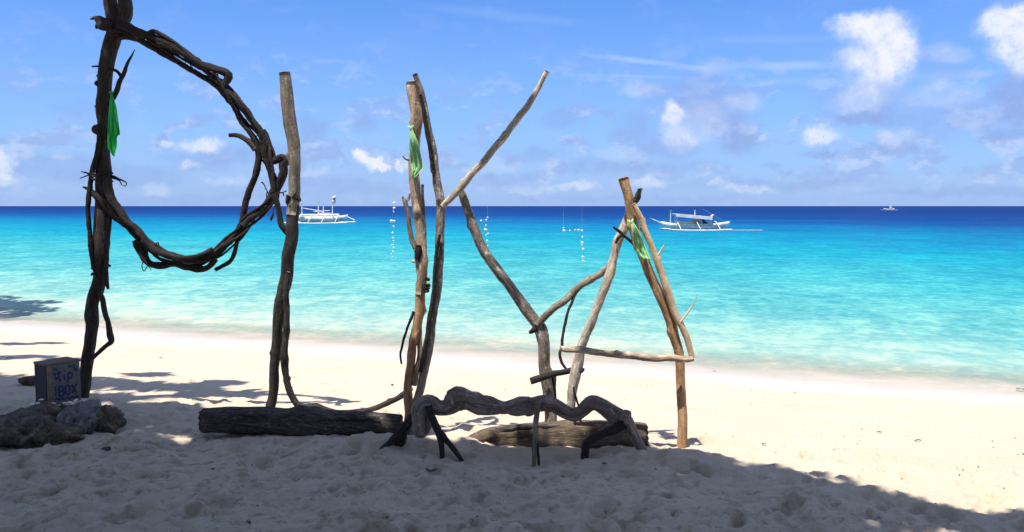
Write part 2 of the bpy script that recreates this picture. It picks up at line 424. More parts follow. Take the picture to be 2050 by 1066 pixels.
def ground_z(x, y):
    z = base_z(x, y); s = shore_s(x, y)
    dry = np.clip((-s - .8) / 4.5, 0, 1); loose = np.clip((-s - 4.6) / 2.2, 0, 1)
    z = z + fbm(x, y, .35, 3, 1) * .10 * dry + fbm(x, y, 1.7, 4, 2) * .045 * dry * (.25 + .75 * loose)
    z = z + fbm(x, y, 4.0, 4, 3) * .042 * loose + fbm(x * .7, y, 10, 3, 5) * .036 * loose + fbm(x * .7, y, 26, 2, 8) * .030 * loose + fbm(x, y, 9, 2, 4) * .008 * dry
    for (mx, my, rx, ry, h) in mounds:
        z = z + h * np.exp(-((x - mx) / rx) ** 2 - ((y - my) / ry) ** 2)
    return z
mound_px(1110, 908, .55, .20, -.075); mound_px(1000, 915, .2, .12, -.02)
for _ in range(2600):       # small scuffs and toe marks
    x = random.uniform(-4.6, 4.2); y = random.uniform(3.3, 5.7); l = random.uniform(.014, .040)
    dents.append((x, y, random.uniform(0, math.pi), l, l * random.uniform(.45, .9), random.uniform(.4, 1.0) * l * .42))
def dent_h(X, Y, d):
    a, l, w, dep = d[2:]
    u = X * np.cos(a) + Y * np.sin(a); v = -X * np.sin(a) + Y * np.cos(a); r = np.sqrt((u / l) ** 2 + (v / w) ** 2)
    return -dep * np.exp(-np.minimum((r / .9) ** 6, 60)) + dep * .42 * np.exp(-((r - 1.35) / .35) ** 2) * (1 + .3 * np.sign(u))
DA = np.array(dents)
def apply_dents(x, y, z):
    z = z.copy()
    for k in range(len(x)):
        m = (np.abs(DA[:, 0] - x[k]) < DA[:, 3] * 3) & (np.abs(DA[:, 1] - y[k]) < DA[:, 3] * 3)
        if m.any(): q = DA[m]; z[k] += dent_h(x[k] - q[:, 0], y[k] - q[:, 1], q.T).sum()
    return z
def grid_dents(xa, ya, Z):
    for d in dents:
        i0, i1 = np.searchsorted(ya, (d[1] - d[3] * 3, d[1] + d[3] * 3)); j0, j1 = np.searchsorted(xa, (d[0] - d[3] * 3, d[0] + d[3] * 3))
        if i1 > i0 and j1 > j0: Z[i0:i1, j0:j1] += dent_h(xa[None, j0:j1] - d[0], ya[i0:i1, None] - d[1], d)
    return Z
def axis(parts):
    out = []
    for a, b, d in parts: out += list(np.arange(a, b, d))
    return np.array(out + [parts[-1][1]])
def build_ground():
    g = [1.5]
    xa = axis([(-60, -12, 2.0), (-12, -6, .12), (-6, 4.6, .02), (4.6, 9, .10), (9, 60, 2.0)])
    ya = axis([(-40, 0, 2.0), (0, 3.4, .10), (3.4, 6.6, .016), (6.6, 9, .035), (9, 16, .10), (16, 60, 2.0)])
    X, Y = np.meshgrid(xa, ya); sh = X.shape; x = X.ravel(); y = Y.ravel()
    z = grid_dents(xa, ya, ground_z(x, y).reshape(sh)).ravel()
    nx = sh[1]; i, j = np.meshgrid(np.arange(sh[0] - 1), np.arange(nx - 1), indexing='ij')
    a = (i * nx + j).ravel(); F = np.stack([a, a + 1, a + nx + 1, a + nx], 1)
    me = bpy.data.meshes.new('beach_sand')
    me.vertices.add(len(x)); me.vertices.foreach_set('co', np.stack([x, y, z], 1).astype('f').ravel())
    me.loops.add(F.size); me.loops.foreach_set('vertex_index', F.ravel().astype('i'))
    me.polygons.add(len(F)); me.polygons.foreach_set('loop_start', np.arange(0, F.size, 4, dtype='i')); me.polygons.foreach_set('loop_total', np.full(len(F), 4, 'i'))
    me.update(calc_edges=True)
    o = link('sand_beach', me, None, sand_mat()); o['kind'] = 'structure'; return o
ground = build_ground()
def gz(x, y): 
    a = np.array([float(x)]); b = np.array([float(y)])
    return float(apply_dents(a, b, ground_z(a, b))[0])

# ------------------------------------------------------------------ sea
def sea_mat():
    m, nt, b = new_mat('clear_sea_water'); L = nt.links
    g = nt.nodes.new('ShaderNodeNewGeometry'); P = g.outputs['Position']
    s = math_(nt, 'SUBTRACT', vmath(nt, 'DOT_PRODUCT', P, (SN.x, SN.y, 0)), SC)          # distance offshore
    stretch = nt.nodes.new('ShaderNodeMapping'); stretch.inputs['Rotation'].default_value = (0, 0, R(16)); stretch.inputs['Scale'].default_value = (.35, 1, 1)
    L.new(P, stretch.inputs['Vector']); Q = stretch.outputs[0]
    # depth contours wander: the shelf is wider on the left
    sepP = nt.nodes.new('ShaderNodeSeparateXYZ'); L.new(P, sepP.inputs[0])
    ls = math_(nt, 'LOGARITHM', math_(nt, 'MAXIMUM', s, .3), math.e)
    ls = math_(nt, 'ADD', ls, math_(nt, 'MULTIPLY', math_(nt, 'SUBTRACT', noise_n(nt, Q, .035, 4, .55), .5), .9))
    ls = math_(nt, 'ADD', ls, math_(nt, 'MULTIPLY', math_(nt, 'SUBTRACT', noise_n(nt, Q, .6, 4, .6), .5), .42))
    ls = math_(nt, 'ADD', ls, maprange(nt, math_(nt, 'DIVIDE', sepP.outputs[0], math_(nt, 'MAXIMUM', sepP.outputs[1], 1)), -.1, .6, 0, .45))
    f = maprange(nt, ls, math.log(.5), math.log(600))
    def lp(d): return (math.log(d) - math.log(.5)) / (math.log(600) - math.log(.5))
    K = .50
    def wc(c): return tuple(x * K * k for x, k in zip(lin(c), (1.08, .98, .84)))
    c = ramp(nt, f, [(0, wc((246, 246, 236))), (lp(1.6), wc((226, 244, 234))), (lp(4.2), wc((190, 238, 232))), (lp(10), wc((140, 227, 229))),
                     (lp(21), wc((92, 214, 227))), (lp(42), wc((30, 194, 225))), (lp(80), wc((0, 162, 217))), (lp(125), wc((0, 118, 196))),
                     (lp(200), wc((0, 84, 172))), (lp(500), wc((0, 66, 152)))])
    # sky reflections of ripples, wavelets and swell bands, painted as light and dark colour
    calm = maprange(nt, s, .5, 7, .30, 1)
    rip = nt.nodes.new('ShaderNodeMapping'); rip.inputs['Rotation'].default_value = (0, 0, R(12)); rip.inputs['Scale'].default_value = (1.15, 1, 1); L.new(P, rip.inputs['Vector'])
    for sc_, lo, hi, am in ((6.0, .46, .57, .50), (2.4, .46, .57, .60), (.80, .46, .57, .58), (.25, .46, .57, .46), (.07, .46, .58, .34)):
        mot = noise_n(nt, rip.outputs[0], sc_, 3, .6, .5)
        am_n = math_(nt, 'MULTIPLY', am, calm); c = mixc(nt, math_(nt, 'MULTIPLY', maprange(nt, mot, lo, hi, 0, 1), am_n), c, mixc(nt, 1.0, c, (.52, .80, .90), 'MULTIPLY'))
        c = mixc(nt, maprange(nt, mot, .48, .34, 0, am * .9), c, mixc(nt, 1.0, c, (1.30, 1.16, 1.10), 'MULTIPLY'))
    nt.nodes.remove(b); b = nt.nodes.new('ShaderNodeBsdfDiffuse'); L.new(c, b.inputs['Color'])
    gl = nt.nodes.new('ShaderNodeBsdfGlossy'); gl.inputs['Roughness'].default_value = .18
    fr = nt.nodes.new('ShaderNodeFresnel'); fr.inputs['IOR'].default_value = 1.33
    ws = nt.nodes.new('ShaderNodeMixShader'); L.new(b.outputs[0], ws.inputs[1]); L.new(gl.outputs[0], ws.inputs[2])
    L.new(maprange(nt, fr.outputs[0], .02, .7, .01, .085), ws.inputs[0])     # choppy water: the wave faces turned to the viewer reflect little
    h = math_(nt, 'ADD', math_(nt, 'MULTIPLY', noise_n(nt, Q, 2.2, 4, .6), 1.0), math_(nt, 'MULTIPLY', noise_n(nt, Q, 9, 3, .6), .22))
    h = math_(nt, 'ADD', h, math_(nt, 'MULTIPLY', noise_n(nt, Q, .30, 3, .5), 3.5))
    bp = nt.nodes.new('ShaderNodeBump'); bp.inputs['Strength'].default_value = 1.0; bp.inputs['Distance'].default_value = .10
    L.new(h, bp.inputs['Height']); L.new(bp.outputs[0], b.inputs['Normal']); L.new(bp.outputs[0], gl.inputs['Normal']); L.new(bp.outputs[0], fr.inputs['Normal'])
    # the thin edge lets the sand bed through
    tr = nt.nodes.new('ShaderNodeBsdfTransparent'); mx = nt.nodes.new('ShaderNodeMixShader')
    edge = math_(nt, 'ADD', s, math_(nt, 'MULTIPLY', math_(nt, 'SUBTRACT', noise_n(nt, Q, 1.6, 4, .6), .5), 1.4))
    L.new(maprange(nt, edge, -.6, 2.6, .04, 1, True), mx.inputs[0]); L.new(tr.outputs[0], mx.inputs[1]); L.new(ws.outputs[0], mx.inputs[2])
    out = nt.nodes['Material Output']; L.new(mx.outputs[0], out.inputs[0])
    return m
def build_sea():
    rows = np.geomspace(6.0, 60000, 160); ang = np.radians(np.linspace(-88, 88, 120))
    v = [(r * math.sin(a), r * math.cos(a), SEA) for r in rows for a in ang]
    na = len(ang)
    f = [(i * na + j, i * na + j + 1, (i + 1) * na + j + 1, (i + 1) * na + j) for i in range(len(rows) - 1) for j in range(na - 1)]
    f = [q[::-1] for q in f]
    me = bpy.data.meshes.new('sea_water'); me.from_pydata(v, [], f); me.update()
    o = link('sea', me, None, sea_mat()); o['kind'] = 'structure'
build_sea()

# ------------------------------------------------------------------ branches traced in the picture plane of each letter
def br(name, pts, Y, mat, parent, dy=0.0, thin=1.0, **kw):
    """pts: (px, py, half width px[, extra depth]); stands Y metres away"""
    rows = []
    for p in pts:
        d = Y + dy + (p[3] if len(p) > 3 else 0)
        w = at(p[0], p[1], d); rows.append((w.x, w.y, w.z, p[2] * thin * d / FPX))
    r = np.mean([q[3] for q in rows])
    mb = MB(); kw.setdefault('seg', 20 if r > .03 else 14 if r > .012 else 8)
    mb.tube(rows, **kw)
    return mb.obj(name, [mat, M['cut'] if mat is not M['vine'] else M['bark']], parent)

# --- P
YP = 6.4
b0 = at(168, 802, YP)
P_ = empty('driftwood_letter', (b0.x, YP, gz(b0.x, YP)), 'tall dark driftwood letter P with a drooping loop of tied vines', 'letter')
br('post', [(165,850,10),(168,802,10.5),(171,776,11),(177,709,12.5),(181,660,13),(186,608,14),(197,574,14),(201,548,13),(201,515,15),(200,470,16),(201,430,16),
            (204,380,16),(207,340,14),(206,300,12.5),(206,262,13.5),(210,210,15),(211,158,14),(217,105,15),(228,66,15),(228,40,15),(219,0,13),(213,-60,12),(210,-110,11)], YP, M['bark'], P_, knots=6, rough=.12)
br('branch', [(236,70,9),(244,48,11),(251,22,12.5),(250,0,12.5),(250,-50,11),(254,-90,9)], YP, M['bark'], P_, dy=-.03, rough=.16, knots=2)
br('stub', [(232,52,14),(208,47,12),(197,40,8),(188,37,4),(180,39,1.2)], YP, M['vine'], P_, dy=-.05, rough=.2)
br('stub', [(226,54,11),(205,53,10),(196,52,7),(192,58,1.5)], YP, M['vine'], P_, dy=-.07, rough=.2)
br('vine', [(232,55,8),(245,56,9),(266,62,9),(298,74,8.5),(330,89,9),(356,101,9.5),(377,113,8.5),(398,126,8),(419,134,7.5),(445,143,7.5),(456,149,7.5),(454,161,7),(447,170,6)], YP, M['vine'], P_, dy=-.06, rough=.18, knots=5)
br('vine', [(285,70,3),(298,67,4),(311,64,4.5),(335,76,4.2),(356,91,3.6),(372,104,3),(385,116,3)], YP, M['vine'], P_, dy=-.08)
br('vine', [(225,72,6),(240,75,6.5),(266,75,6.5),(288,84,5.5),(314,101,5.5),(340,116,5.5),(366,131,5.5),(393,146,5.5),(419,163,5.5),(437,176,6),(450,189,6),(463,205,6),(474,223,6),(484,244,5.5),(496,258,5.5),(506,274,6),
            (516,292,6.5),(519,319,6.5),(514,346,6),(503,373,6),(494,398,6.5),(489,422,6.5),(486,444,7.5),(483,460,7),(475,482,4.5),(470,504,4.5),(461,523,4.2),(444,534,4.2),(431,541,4)], YP, M['vine'], P_, dy=-.02, rough=.15, knots=6)
br('vine', [(459,271,4),(470,271,4.8),(482,274,5),(500,285,6),(512,300,6)], YP, M['bark'], P_, dy=-.03)
br('vine', [(385,118,5),(398,131,5),(419,150,5.5),(440,168,7.5),(456,184,9),(474,202,9.5),(492,223,9),(508,244,8.5),(522,263,8.5),(527,284,8.5),(531,308,8.5),(536,326,7.5),(541,346,7),(546,366,8.5),(549,379,10.5),
            (546,392,11),(535,409,10),(516,428,8.5),(495,444,8),(475,469,9),(451,488,9.5),(429,509,9.5),(402,520,8),(375,522,7.5),(348,515,7.5),(326,507,7.5),(310,496,8.5),(288,480,9),(261,455,9.5),(233,430,9.5),(212,411,9.5),(193,392,8.5),(179,380,5),(166,375,1.5)],
   YP, M['vine'], P_, dy=-.05, thin=.84, rough=.16, knots=9)
br('vine', [(527,262,4),(533,272,4.2),(541,292,4.5),(550,316,5)], YP, M['vine'], P_, dy=-.01)
br('vine', [(533,325,6),(549,322,7),(562,317,8.5),(571,321,9),(566,330,8.5),(567,346,8.5),(559,366,8.5),(549,386,9),(540,402,7)], YP, M['vine'], P_, dy=-.04, rough=.2)
br('vine', [(548,385,6.5),(552,400,6.5),(558,422,5.5),(562,447,6.5),(570,458,6.5),(580,472,6)], YP, M['vine'], P_, dy=-.10)
br('vine', [(212,352,8),(218,380,9),(226,400,9),(238,420,8),(252,444,7.5),(269,455,6.5),(282,471,6.5),(296,490,6.5),(315,503,6.5),(337,513,6.5),(365,516,5),(400,512,5),(425,500,5)], YP, M['vine'], P_, dy=-.09, rough=.16, knots=3)
br('vine', [(272,482,7),(281,500,8.5),(291,519,8.5),(304,530,7.5),(326,534,7.5),(348,530,6.5),(375,535,6.5),(397,539,6.5),(416,536,6.5),(432,520,6)], YP, M['vine'], P_, dy=-.02, rough=.2, knots=4)
br('vine', [(201,270,4),(195,300,4.5),(186,340,5),(178,390,5),(176,430,4.5),(180,480,5),(187,530,4.5),(193,555,3)], YP, M['vine'], P_, dy=-.06)
br('vine', [(214,392,4),(220,420,3.6),(219,450,3.6),(214,490,4),(212,545,5),(213,565,4.5),(217,579,2.5)], YP, M['vine'], P_, dy=-.05)
br('branch', [(196,585,4),(202,592,5),(209,618,5.2),(217,648,5.5),(222,672,6.5),(222,684,5.5),(209,694,4.5),(186,718,4)], YP, M['bark'], P_, dy=-.04)
br('twig', [(214,215,5),(226,197,5),(243,158,4.6),(256,126,3),(264,112,1.8),(270,100,.8)], YP, M['vine'], P_, dy=-.08)
br('twig', [(218,140,3.4),(230,141,3.2),(238,147,3.2),(243,156,3)], YP, M['vine'], P_, dy=-.06)
br('twig', [(206,134,2.4),(194,133,2.2),(184,134,1.4)], YP, M['vine'], P_, dy=-.03)
br('knot', [(203,168,6),(195,168,6.5),(190,168,3)], YP, M['vine'], P_, dy=-.02)
br('knot', [(202,262,11),(193,262,10),(187,262,5)], YP, M['vine'], P_, dy=-.02, rough=.2)
for tw in ([(196,352,2.5),(182,350,2.4),(172,346,1.6),(162,344,.8)], [(186,350,2),(174,352,1.5),(160,358,.8)], [(220,350,2.5),(234,357,2.2),(244,361,1.6),(253,366,1.2),(251,373,1),(246,372,.8)],
           [(224,356,1.8),(238,362,1.4),(245,372,.9)], [(288,522,1.2),(284,534,1),(289,543,1),(296,533,.9),(303,542,.7)], [(310,497,1.4),(312,490,1.2),(317,486,1.2),(318,494,1.1)],
           [(546,380,1.3),(538,388,1.3),(533,380,1.2),(530,372,1.1),(524,365,1.6)], [(536,384,1.2),(533,392,1.2),(536,399,1.2)], [(556,388,1.1),(566,386,1.6),(568,393,1.2)], [(562,387,1),(574,383,1.1)], [(551,408,1),(547,424,1),(544,436,3),(542,443,1)],
           [(378,118,1),(381,130,1.1),(388,140,1)], [(435,140,1.2),(437,156,1.2),(444,166,1)]):
    br('tendril', tw, YP, M['vine'], P_, dy=-.07, wob=.6)
for k, (cy, hh) in enumerate(((347, 16), (354, 17), (361, 18))):
    pts = []
    for j in range(13):
        th = j / 12 * 2 * math.pi
        pts.append((203 + (22) * math.cos(th), cy + 2.5 * math.sin(th + k), 2.2, -.085 * math.sin(th) - .03))
    br('vine_lashing', pts, YP, M['vine'], P_, seg=6, cap=False)

LOOP = [(226,62),(245,60),(266,64),(298,76),(330,92),(356,106),(377,120),(398,134),(425,152),(450,178),(474,205),(492,226),(508,248),(524,272),(531,308),(538,330),(546,366),(547,392),(535,409),(516,428),(495,444),(475,469),(451,490),(429,511),(402,523),(375,525),(348,520),(326,512),(310,500),(288,482),(261,456),(233,430),(212,408),(200,388)]
lp_ = catmull([(x, y, 0) for x, y in LOOP], 4.0)
for k, (t0, t1, amp, r, ph) in enumerate(((0, .42, 9, 3.0, 0), (.05, .55, 11, 2.6, 2), (.30, .80, 9, 3.4, 4), (.45, 1.0, 10, 2.8, 1), (.62, 1.0, 8, 3.6, 3), (.0, .25, 12, 2.2, 5), (.55, .85, 12, 2.2, .5))):
    a, b = int(t0 * (len(lp_) - 1)), int(t1 * (len(lp_) - 1)); pts = []
    for i in range(a, b + 1, 4):
        q = lp_[i]; d = lp_[min(i + 1, len(lp_) - 1)] - lp_[max(i - 1, 0)]; d /= np.linalg.norm(d); n = (-d[1], d[0]); w = i * .075 + ph
        w += .8 * mnoise.noise(Vector((i * .03, k, 0)))
        pts.append((q[0] + n[0] * amp * math.sin(w), q[1] + n[1] * amp * math.sin(w), r * (1 + .25 * mnoise.noise(Vector((i * .1, k, 5)))), -.045 * math.cos(w) - .04))
    br('vine', pts, YP, M['vine'], P_, rough=.22, knots=5)
for k in range(26):                       # broken twig ends sticking out of the bundle
    q = lp_[random.randrange(10, len(lp_) - 10)]; a = random.uniform(0, 6.28); l = random.uniform(8, 17)
    br('twig', [(q[0], q[1], 2.4), (q[0] + l * .55 * math.cos(a), q[1] + l * .55 * math.sin(a), 1.6), (q[0] + l * math.cos(a + .4), q[1] + l * math.sin(a + .4), .7)], YP, M['vine'], P_, dy=-.05, groove=0)
for k in range(12):
    y = random.uniform(90, 640); x = float(np.interp(y, [40, 105, 210, 300, 430, 548, 608, 660], [228, 217, 210, 206, 201, 201, 186, 181])); sg = random.choice((-1, 1))
    br('stub', [(x + sg * 8, y, 4), (x + sg * 15, y - 2, 3.2), (x + sg * random.uniform(17, 21), y - random.uniform(-3, 5), 1.6)], YP, M['bark'], P_, dy=-.02, groove=0)

# --- U
YU = 5.95
b0 = at(543, 830, YU)
U_ = empty('driftwood_letter', (b0.x, YU, gz(b0.x, YU)), 'driftwood letter U, a straight sawn pole and a thin sagging branch', 'letter')
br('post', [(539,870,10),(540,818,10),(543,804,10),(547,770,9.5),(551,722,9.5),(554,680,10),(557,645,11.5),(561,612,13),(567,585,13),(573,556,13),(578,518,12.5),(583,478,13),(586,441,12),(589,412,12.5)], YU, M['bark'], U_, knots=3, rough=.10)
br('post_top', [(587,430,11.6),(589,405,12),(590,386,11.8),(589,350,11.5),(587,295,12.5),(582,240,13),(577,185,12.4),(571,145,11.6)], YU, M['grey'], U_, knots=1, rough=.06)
br('branch', [(578,545,4),(574,575,6),(572,600,6),(573,625,6.5),(574,648,6.5),(573,666,7.2),(571,686,6.2),(571,716,8),(570,739,6.5),(574,765,6.5),(583,791,6.5),(594,809,7),(609,815,5.8),(633,812,5.5),(651,819,5.5),(680,825,5),(708,824,5),(735,821,5),(762,813,5.5),(790,801,6),(812,788,7),(824,778,6)],
   YU, M['bark'], U_, dy=-.05, knots=6, rough=.14)
br('knot', [(589,392,8),(597,398,5),(601,404,2.5)], YU, M['bark'], U_, dy=-.03)
br('knot', [(580,395,8),(576,403,5),(575,410,2)], YU, M['bark'], U_, dy=-.03)

# --- K
YK = 5.6
b0 = at(822, 880, YK)
K_ = empty('driftwood_letter', (b0.x, YK, gz(b0.x, YK)), 'mottled driftwood letter K with a pale arm reaching up to the right', 'letter')
br('post', [(827,166,13),(830,190,12.6),(833,212,12.5),(835,245,12),(830,278,11),(827,327,10.8),(829,360,10.4),(832,393,10.4),(840,442,10.8),(842,483,10.5),(843,525,12),(844,556,10.5),(840,590,10)], YK, M['tan'], K_, knots=4, rough=.12)
br('post_base', [(842,565,9.8),(839,590,10.2),(838,621,10.4),(833,662,9.5),(826,693,8.8),(822,724,8.6),(820,755,8.6),(818,790,9.5),(820,835,11),(820,885,13),(820,930,13)], YK, M['orange'], K_, knots=3, rough=.14)
br('prop', [(840,640,4),(840,679,5),(841,704,5.5),(838,724,5.5),(834,745,6.5),(828,770,7)], YK, M['tan'], K_, dy=.01)
br('pole', [(831,150,5.5),(838,168,5.2),(846,186,4.5),(852,222,5.2),(860,268,5.6),(867,301,7),(872,343,8),(876,376,8.5),(881,409,9),(882,442,9.3),(882,480,9.3),(879,535,10),(874,590,10),(869,621,9.8),(863,662,10),(858,703,9.6),(850,744,9),(841,776,9),(833,805,9.5),(828,845,10),(826,900,9)],
   YK, M['mottle'], K_, dy=-.06, knots=5, rough=.12)
br('pole', [(842,190,3.2),(848,224,3.8),(855,268,4),(861,300,4),(866,345,3.5)], YK, M['vine'], K_, dy=-.10)
br('pole', [(880,470,3),(875,500,4),(868,590,5),(862,630,5),(852,690,5),(842,745,5)], YK, M['vine'], K_, dy=-.115)
br('branch', [(806,395,2.5),(811,402,5),(815,421,5),(819,452,5),(824,480,5.4),(833,500,7)], YK, M['mottle'], K_, dy=-.03)
br('twig', [(816,402,3),(819,394,2.5),(820,388,1.5)], YK, M['mottle'], K_, dy=-.04)
br('twig', [(846,370,3),(847,400,3),(848,425,3.2),(851,460,3),(852,500,2.4)], YK, M['mottle'], K_, dy=-.01)
br('twig', [(829,624,3),(824,636,3),(817,654,2.7),(807,685,2.7),(802,708,2.4),(804,729,2)], YK, M['bark'], K_, dy=-.02)
br('twig', [(822,322,1.8),(812,319,1.6),(806,313,1)], YK, M['bark'], K_, dy=-.01)
br('bark_hollow', [(838,492,6),(837,510,7.5),(836,525,6)], YK, M['vine'], K_, dy=-.035, rough=.25)
br('stub', [(838,522,5),(828,524,3.4),(824,524,2.6)], YK, M['pale'], K_, dy=-.03)
for (x, y, r) in ((857,560,3.6),(858,571,4.2),(855,583,4),(857,577,3)):
    br('bark_lump', [(x-5,y,r),(x,y,r),(x+3,y+2,r*.6)], YK, M['vine'], K_, dy=-.02, rough=.3)
br('arm', [(1096,143,4.6),(1088,158,5),(1075,182,5.8),(1062,205,6.6),(1039,235,7.2),(990,297,7.2),(957,337,7.2),(924,373,7.6),(901,399,7),(886,414,5.5)], YK, M['pale'], K_, dy=-.09, knots=4, rough=.09)
br('leg', [(922,384,6.5),(926,392,8),(934,419,9.2),(945,450,9.4),(965,496,10),(1003,553,10.3),(1040,599,10.5),(1068,640,12),(1079,660,13.5),(1084,680,13),(1087,703,12.2),(1092,750,11.5),(1097,796,11.5),(1101,850,12.5),(1103,900,12)], YK, M['mottle'], K_, dy=-.02, knots=6, rough=.10)
br('fork', [(1076,650,7),(1085,641,7.2),(1106,620,7.2),(1132,600,7),(1158,576,7),(1184,558,7),(1206,545,7.2),(1222,533,7.5)], YK, M['grey'], K_, dy=-.05, knots=2)
br('knot', [(1074,658,6),(1064,664,5),(1059,666,3)], YK, M['vine'], K_, dy=-.05)
br('shoot', [(1166,574,2.2),(1152,590,2.6),(1136,628,3),(1127,670,3),(1124,695,3.2),(1120,710,3),(1126,728,3),(1136,743,2.6)], YK, M['bark'], K_, dy=-.06)
br('peg', [(1062,763,7.2),(1079,758,7.2),(1111,749,6.8),(1146,741,6)], YK, M['vine'], K_, dy=-.11, rough=.12)
br('peg', [(1109,750,5.2),(1108,775,5.4),(1109,800,5.4),(1110,850,5.5),(1110,900,5.5)], YK, M['bark'], K_, dy=.02)

# --- A
YA = 5.30
b0 = at(1366, 892, YA)
A_ = empty('driftwood_letter', (b0.x, YA, gz(b0.x, YA)), 'small sunlit driftwood letter A of tan poles and one crossbar', 'letter')
br('post', [(1249,358,10.8),(1252,372,10.4),(1257,392,9.8),(1264,424,10.2),(1271,458,10.2),(1279,492,9.5),(1290,524,9.5),(1303,555,10),(1320,589,10.5),(1333,618,10.8),(1344,645,10.8),(1355,685,10),(1359,710,9.5),(1362,756,9.5),(1366,810,9.6),(1366,863,10.2),(1366,892,10.6),(1366,925,10.6)],
   YA, M['orange'], A_, knots=4, rough=.09)
br('pole', [(1269,408,4.6),(1274,418,5.4),(1284,440,6.2),(1292,466,6.4),(1303,492,6.4),(1313,519,6.8),(1324,545,7.2),(1337,582,7.6),(1347,612,7.4),(1355,634,7.2),(1372,671,6.8),(1384,706,6.4),(1386,717,5.6)], YA, M['yellow'], A_, dy=-.055, knots=4, rough=.07)
br('left_leg', [(1284,377,3),(1277,390,5),(1268,408,6.5),(1258,432,8),(1250,456,9),(1238,487,9.2),(1229,519,8.8),(1222,546,9.5),(1210,578,9),(1193,620,9),(1179,656,9.2),(1164,695,9),(1160,715,10.5),(1154,738,12.5),(1148,770,10.5),(1145,795,9.5),(1143,830,9),(1142,870,9)],
   YA, M['pale'], A_, dy=.10, knots=5, rough=.12)
br('stub', [(1270,404,5.5),(1274,396,6.5),(1278,386,5),(1281,379,3)], YA, M['bark'], A_, dy=-.02, rough=.25)
br('stick', [(1228,455,2.4),(1240,464,3.2),(1252,474,3.4),(1262,484,3),(1270,492,2.6)], YA, M['vine'], A_, dy=.02)
br('stick', [(1232,488,2.6),(1238,477,3.2),(1246,470,3)], YA, M['vine'], A_, dy=.01)
br('twig', [(1312,518,2.6),(1322,504,2.2),(1332,490,1.4)], YA, M['yellow'], A_, dy=-.06)
br('twig', [(1360,648,2.2),(1370,635,2),(1380,622,1.8),(1390,604,1.2),(1396,590,.8)], YA, M['yellow'], A_, dy=-.07)
br('twig', [(1283,455,3),(1287,462,3.4),(1296,465,2.4)], YA, M['orange'], A_, dy=-.06)
br('crossbar', [(1121,698,6.2),(1135,700,6.4),(1158,701,6.8),(1200,706,6.8),(1254,711,7.2),(1304,717,7.4),(1343,718,7.4),(1370,720,6.8),(1388,718,4.5)], YA, M['tan'], A_, dy=-.105, knots=5, rough=.10)
br('vine', [(1148,776,2),(1152,795,2.4),(1158,812,2.4),(1163,840,2)], YA, M['vine'], A_, dy=.06)
br('knot', [(1160,745,5),(1166,742,4.4),(1169,738,2.6)], YA, M['vine'], A_, dy=.08)

# ------------------------------------------------------------------ strips of green cloth tied to the posts
def cloth_mat(nm, ca, cb):
    m, nt, b = new_mat(nm); L = nt.links
    tc = nt.nodes.new('ShaderNodeTexCoord')
    wv = noise_n(nt, tc.outputs['Object'], 300, 2, .5); big = noise_n(nt, tc.outputs['Object'], 14, 3, .5)
    c = ramp(nt, math_(nt, 'ADD', math_(nt, 'MULTIPLY', wv, .4), math_(nt, 'MULTIPLY', big, .6)), [(.3, ca), (.7, cb)])
    L.new(c, b.inputs['Base Color']); b.inputs['Roughness'].default_value = .9
    tr = nt.nodes.new('ShaderNodeBsdfTranslucent'); L.new(c, tr.inputs[0]); mx = nt.nodes.new('ShaderNodeMixShader'); mx.inputs[0].default_value = .6
    L.new(b.outputs[0], mx.inputs[1]); L.new(tr.outputs[0], mx.inputs[2]); L.new(mx.outputs[0], nt.nodes['Material Output'].inputs[0])
    return m
M['cloth'] = cloth_mat('green_cloth', (.08, .74, .22), (.22, .94, .42)); M['cloth_sunlit'] = cloth_mat('green_cloth_sunlit', (.52, .88, .46), (.74, .97, .70))  # second green: the same fabric with sunlight put into its colour
def cloth(left, right, Y, label, mat='cloth_sunlit'):
    """left / right: photo outlines of the strip's two edges, top to bottom"""
    n, w = 26, 9
    def samp(e, t):
        e = np.array(e, float); d = np.r_[0, np.cumsum(np.linalg.norm(np.diff(e, axis=0), axis=1))]; d /= d[-1]
        return np.array([np.interp(t, d, e[:, 0]), np.interp(t, d, e[:, 1])])
    v = []
    for i in range(n):
        for j in range(w):
            t = i / (n - 1); a = samp(left, t); b = samp(right, t); p = a + (b - a) * j / (w - 1)
            q = at(p[0], p[1], Y - .019 * math.sin(j * 1.9 + t * 6) * (.25 + t) - .006 * math.sin(j * 4.1 - t * 9) - .02 * math.sin(t * 7)); v.append(tuple(q))
    f = [(i * w + j, i * w + j + 1, (i + 1) * w + j + 1, (i + 1) * w + j) for i in range(n - 1) for j in range(w - 1)]
    me = bpy.data.meshes.new('green_cloth'); me.from_pydata(v, [], f); me.update()
    top = at(left[0][0], left[0][1], Y); e = empty('cloth_strip', top, label, 'cloth', 'green cloth strips tied to the letters')
    o = link('cloth_panel', me, e, M[mat]); s = o.modifiers.new('thick', 'SOLIDIFY'); s.thickness = .0015
    mb = MB(); mb.tube([(top.x - .018, Y + .02, top.z + .006, .004), (top.x - .008, Y - .004, top.z + .004, .008), (top.x + .002, Y - .008, top.z - .004, .009), (top.x + .011, Y + .004, top.z + .006, .006), (top.x + .020, Y + .03, top.z + .016, .005)], seg=9, step=.006, rough=.25, groove=.2)
    mb.obj('knot', M[mat], e); return e
cloth([(222,186),(217,230),(215,270),(216,296),(226,313)], [(224,186),(233,215),(241,270),(234,273),(235,294),(229,314)], YP - .115, 'emerald green cloth strip in shade tied to the dark post of the P', 'cloth')
cloth([(821,256),(819,290),(822,330),(826,358)], [(824,256),(838,288),(848,338),(832,354),(828,360)], YK - .075, 'green cloth strip, painted pale as if sunlit, tied to the tan post of the K')
cloth([(1262,444),(1267,475),(1272,504),(1288,518)], [(1266,442),(1282,468),(1294,498),(1304,522)], YA - .085, 'thin green cloth strip wrapped near the top of the letter A')

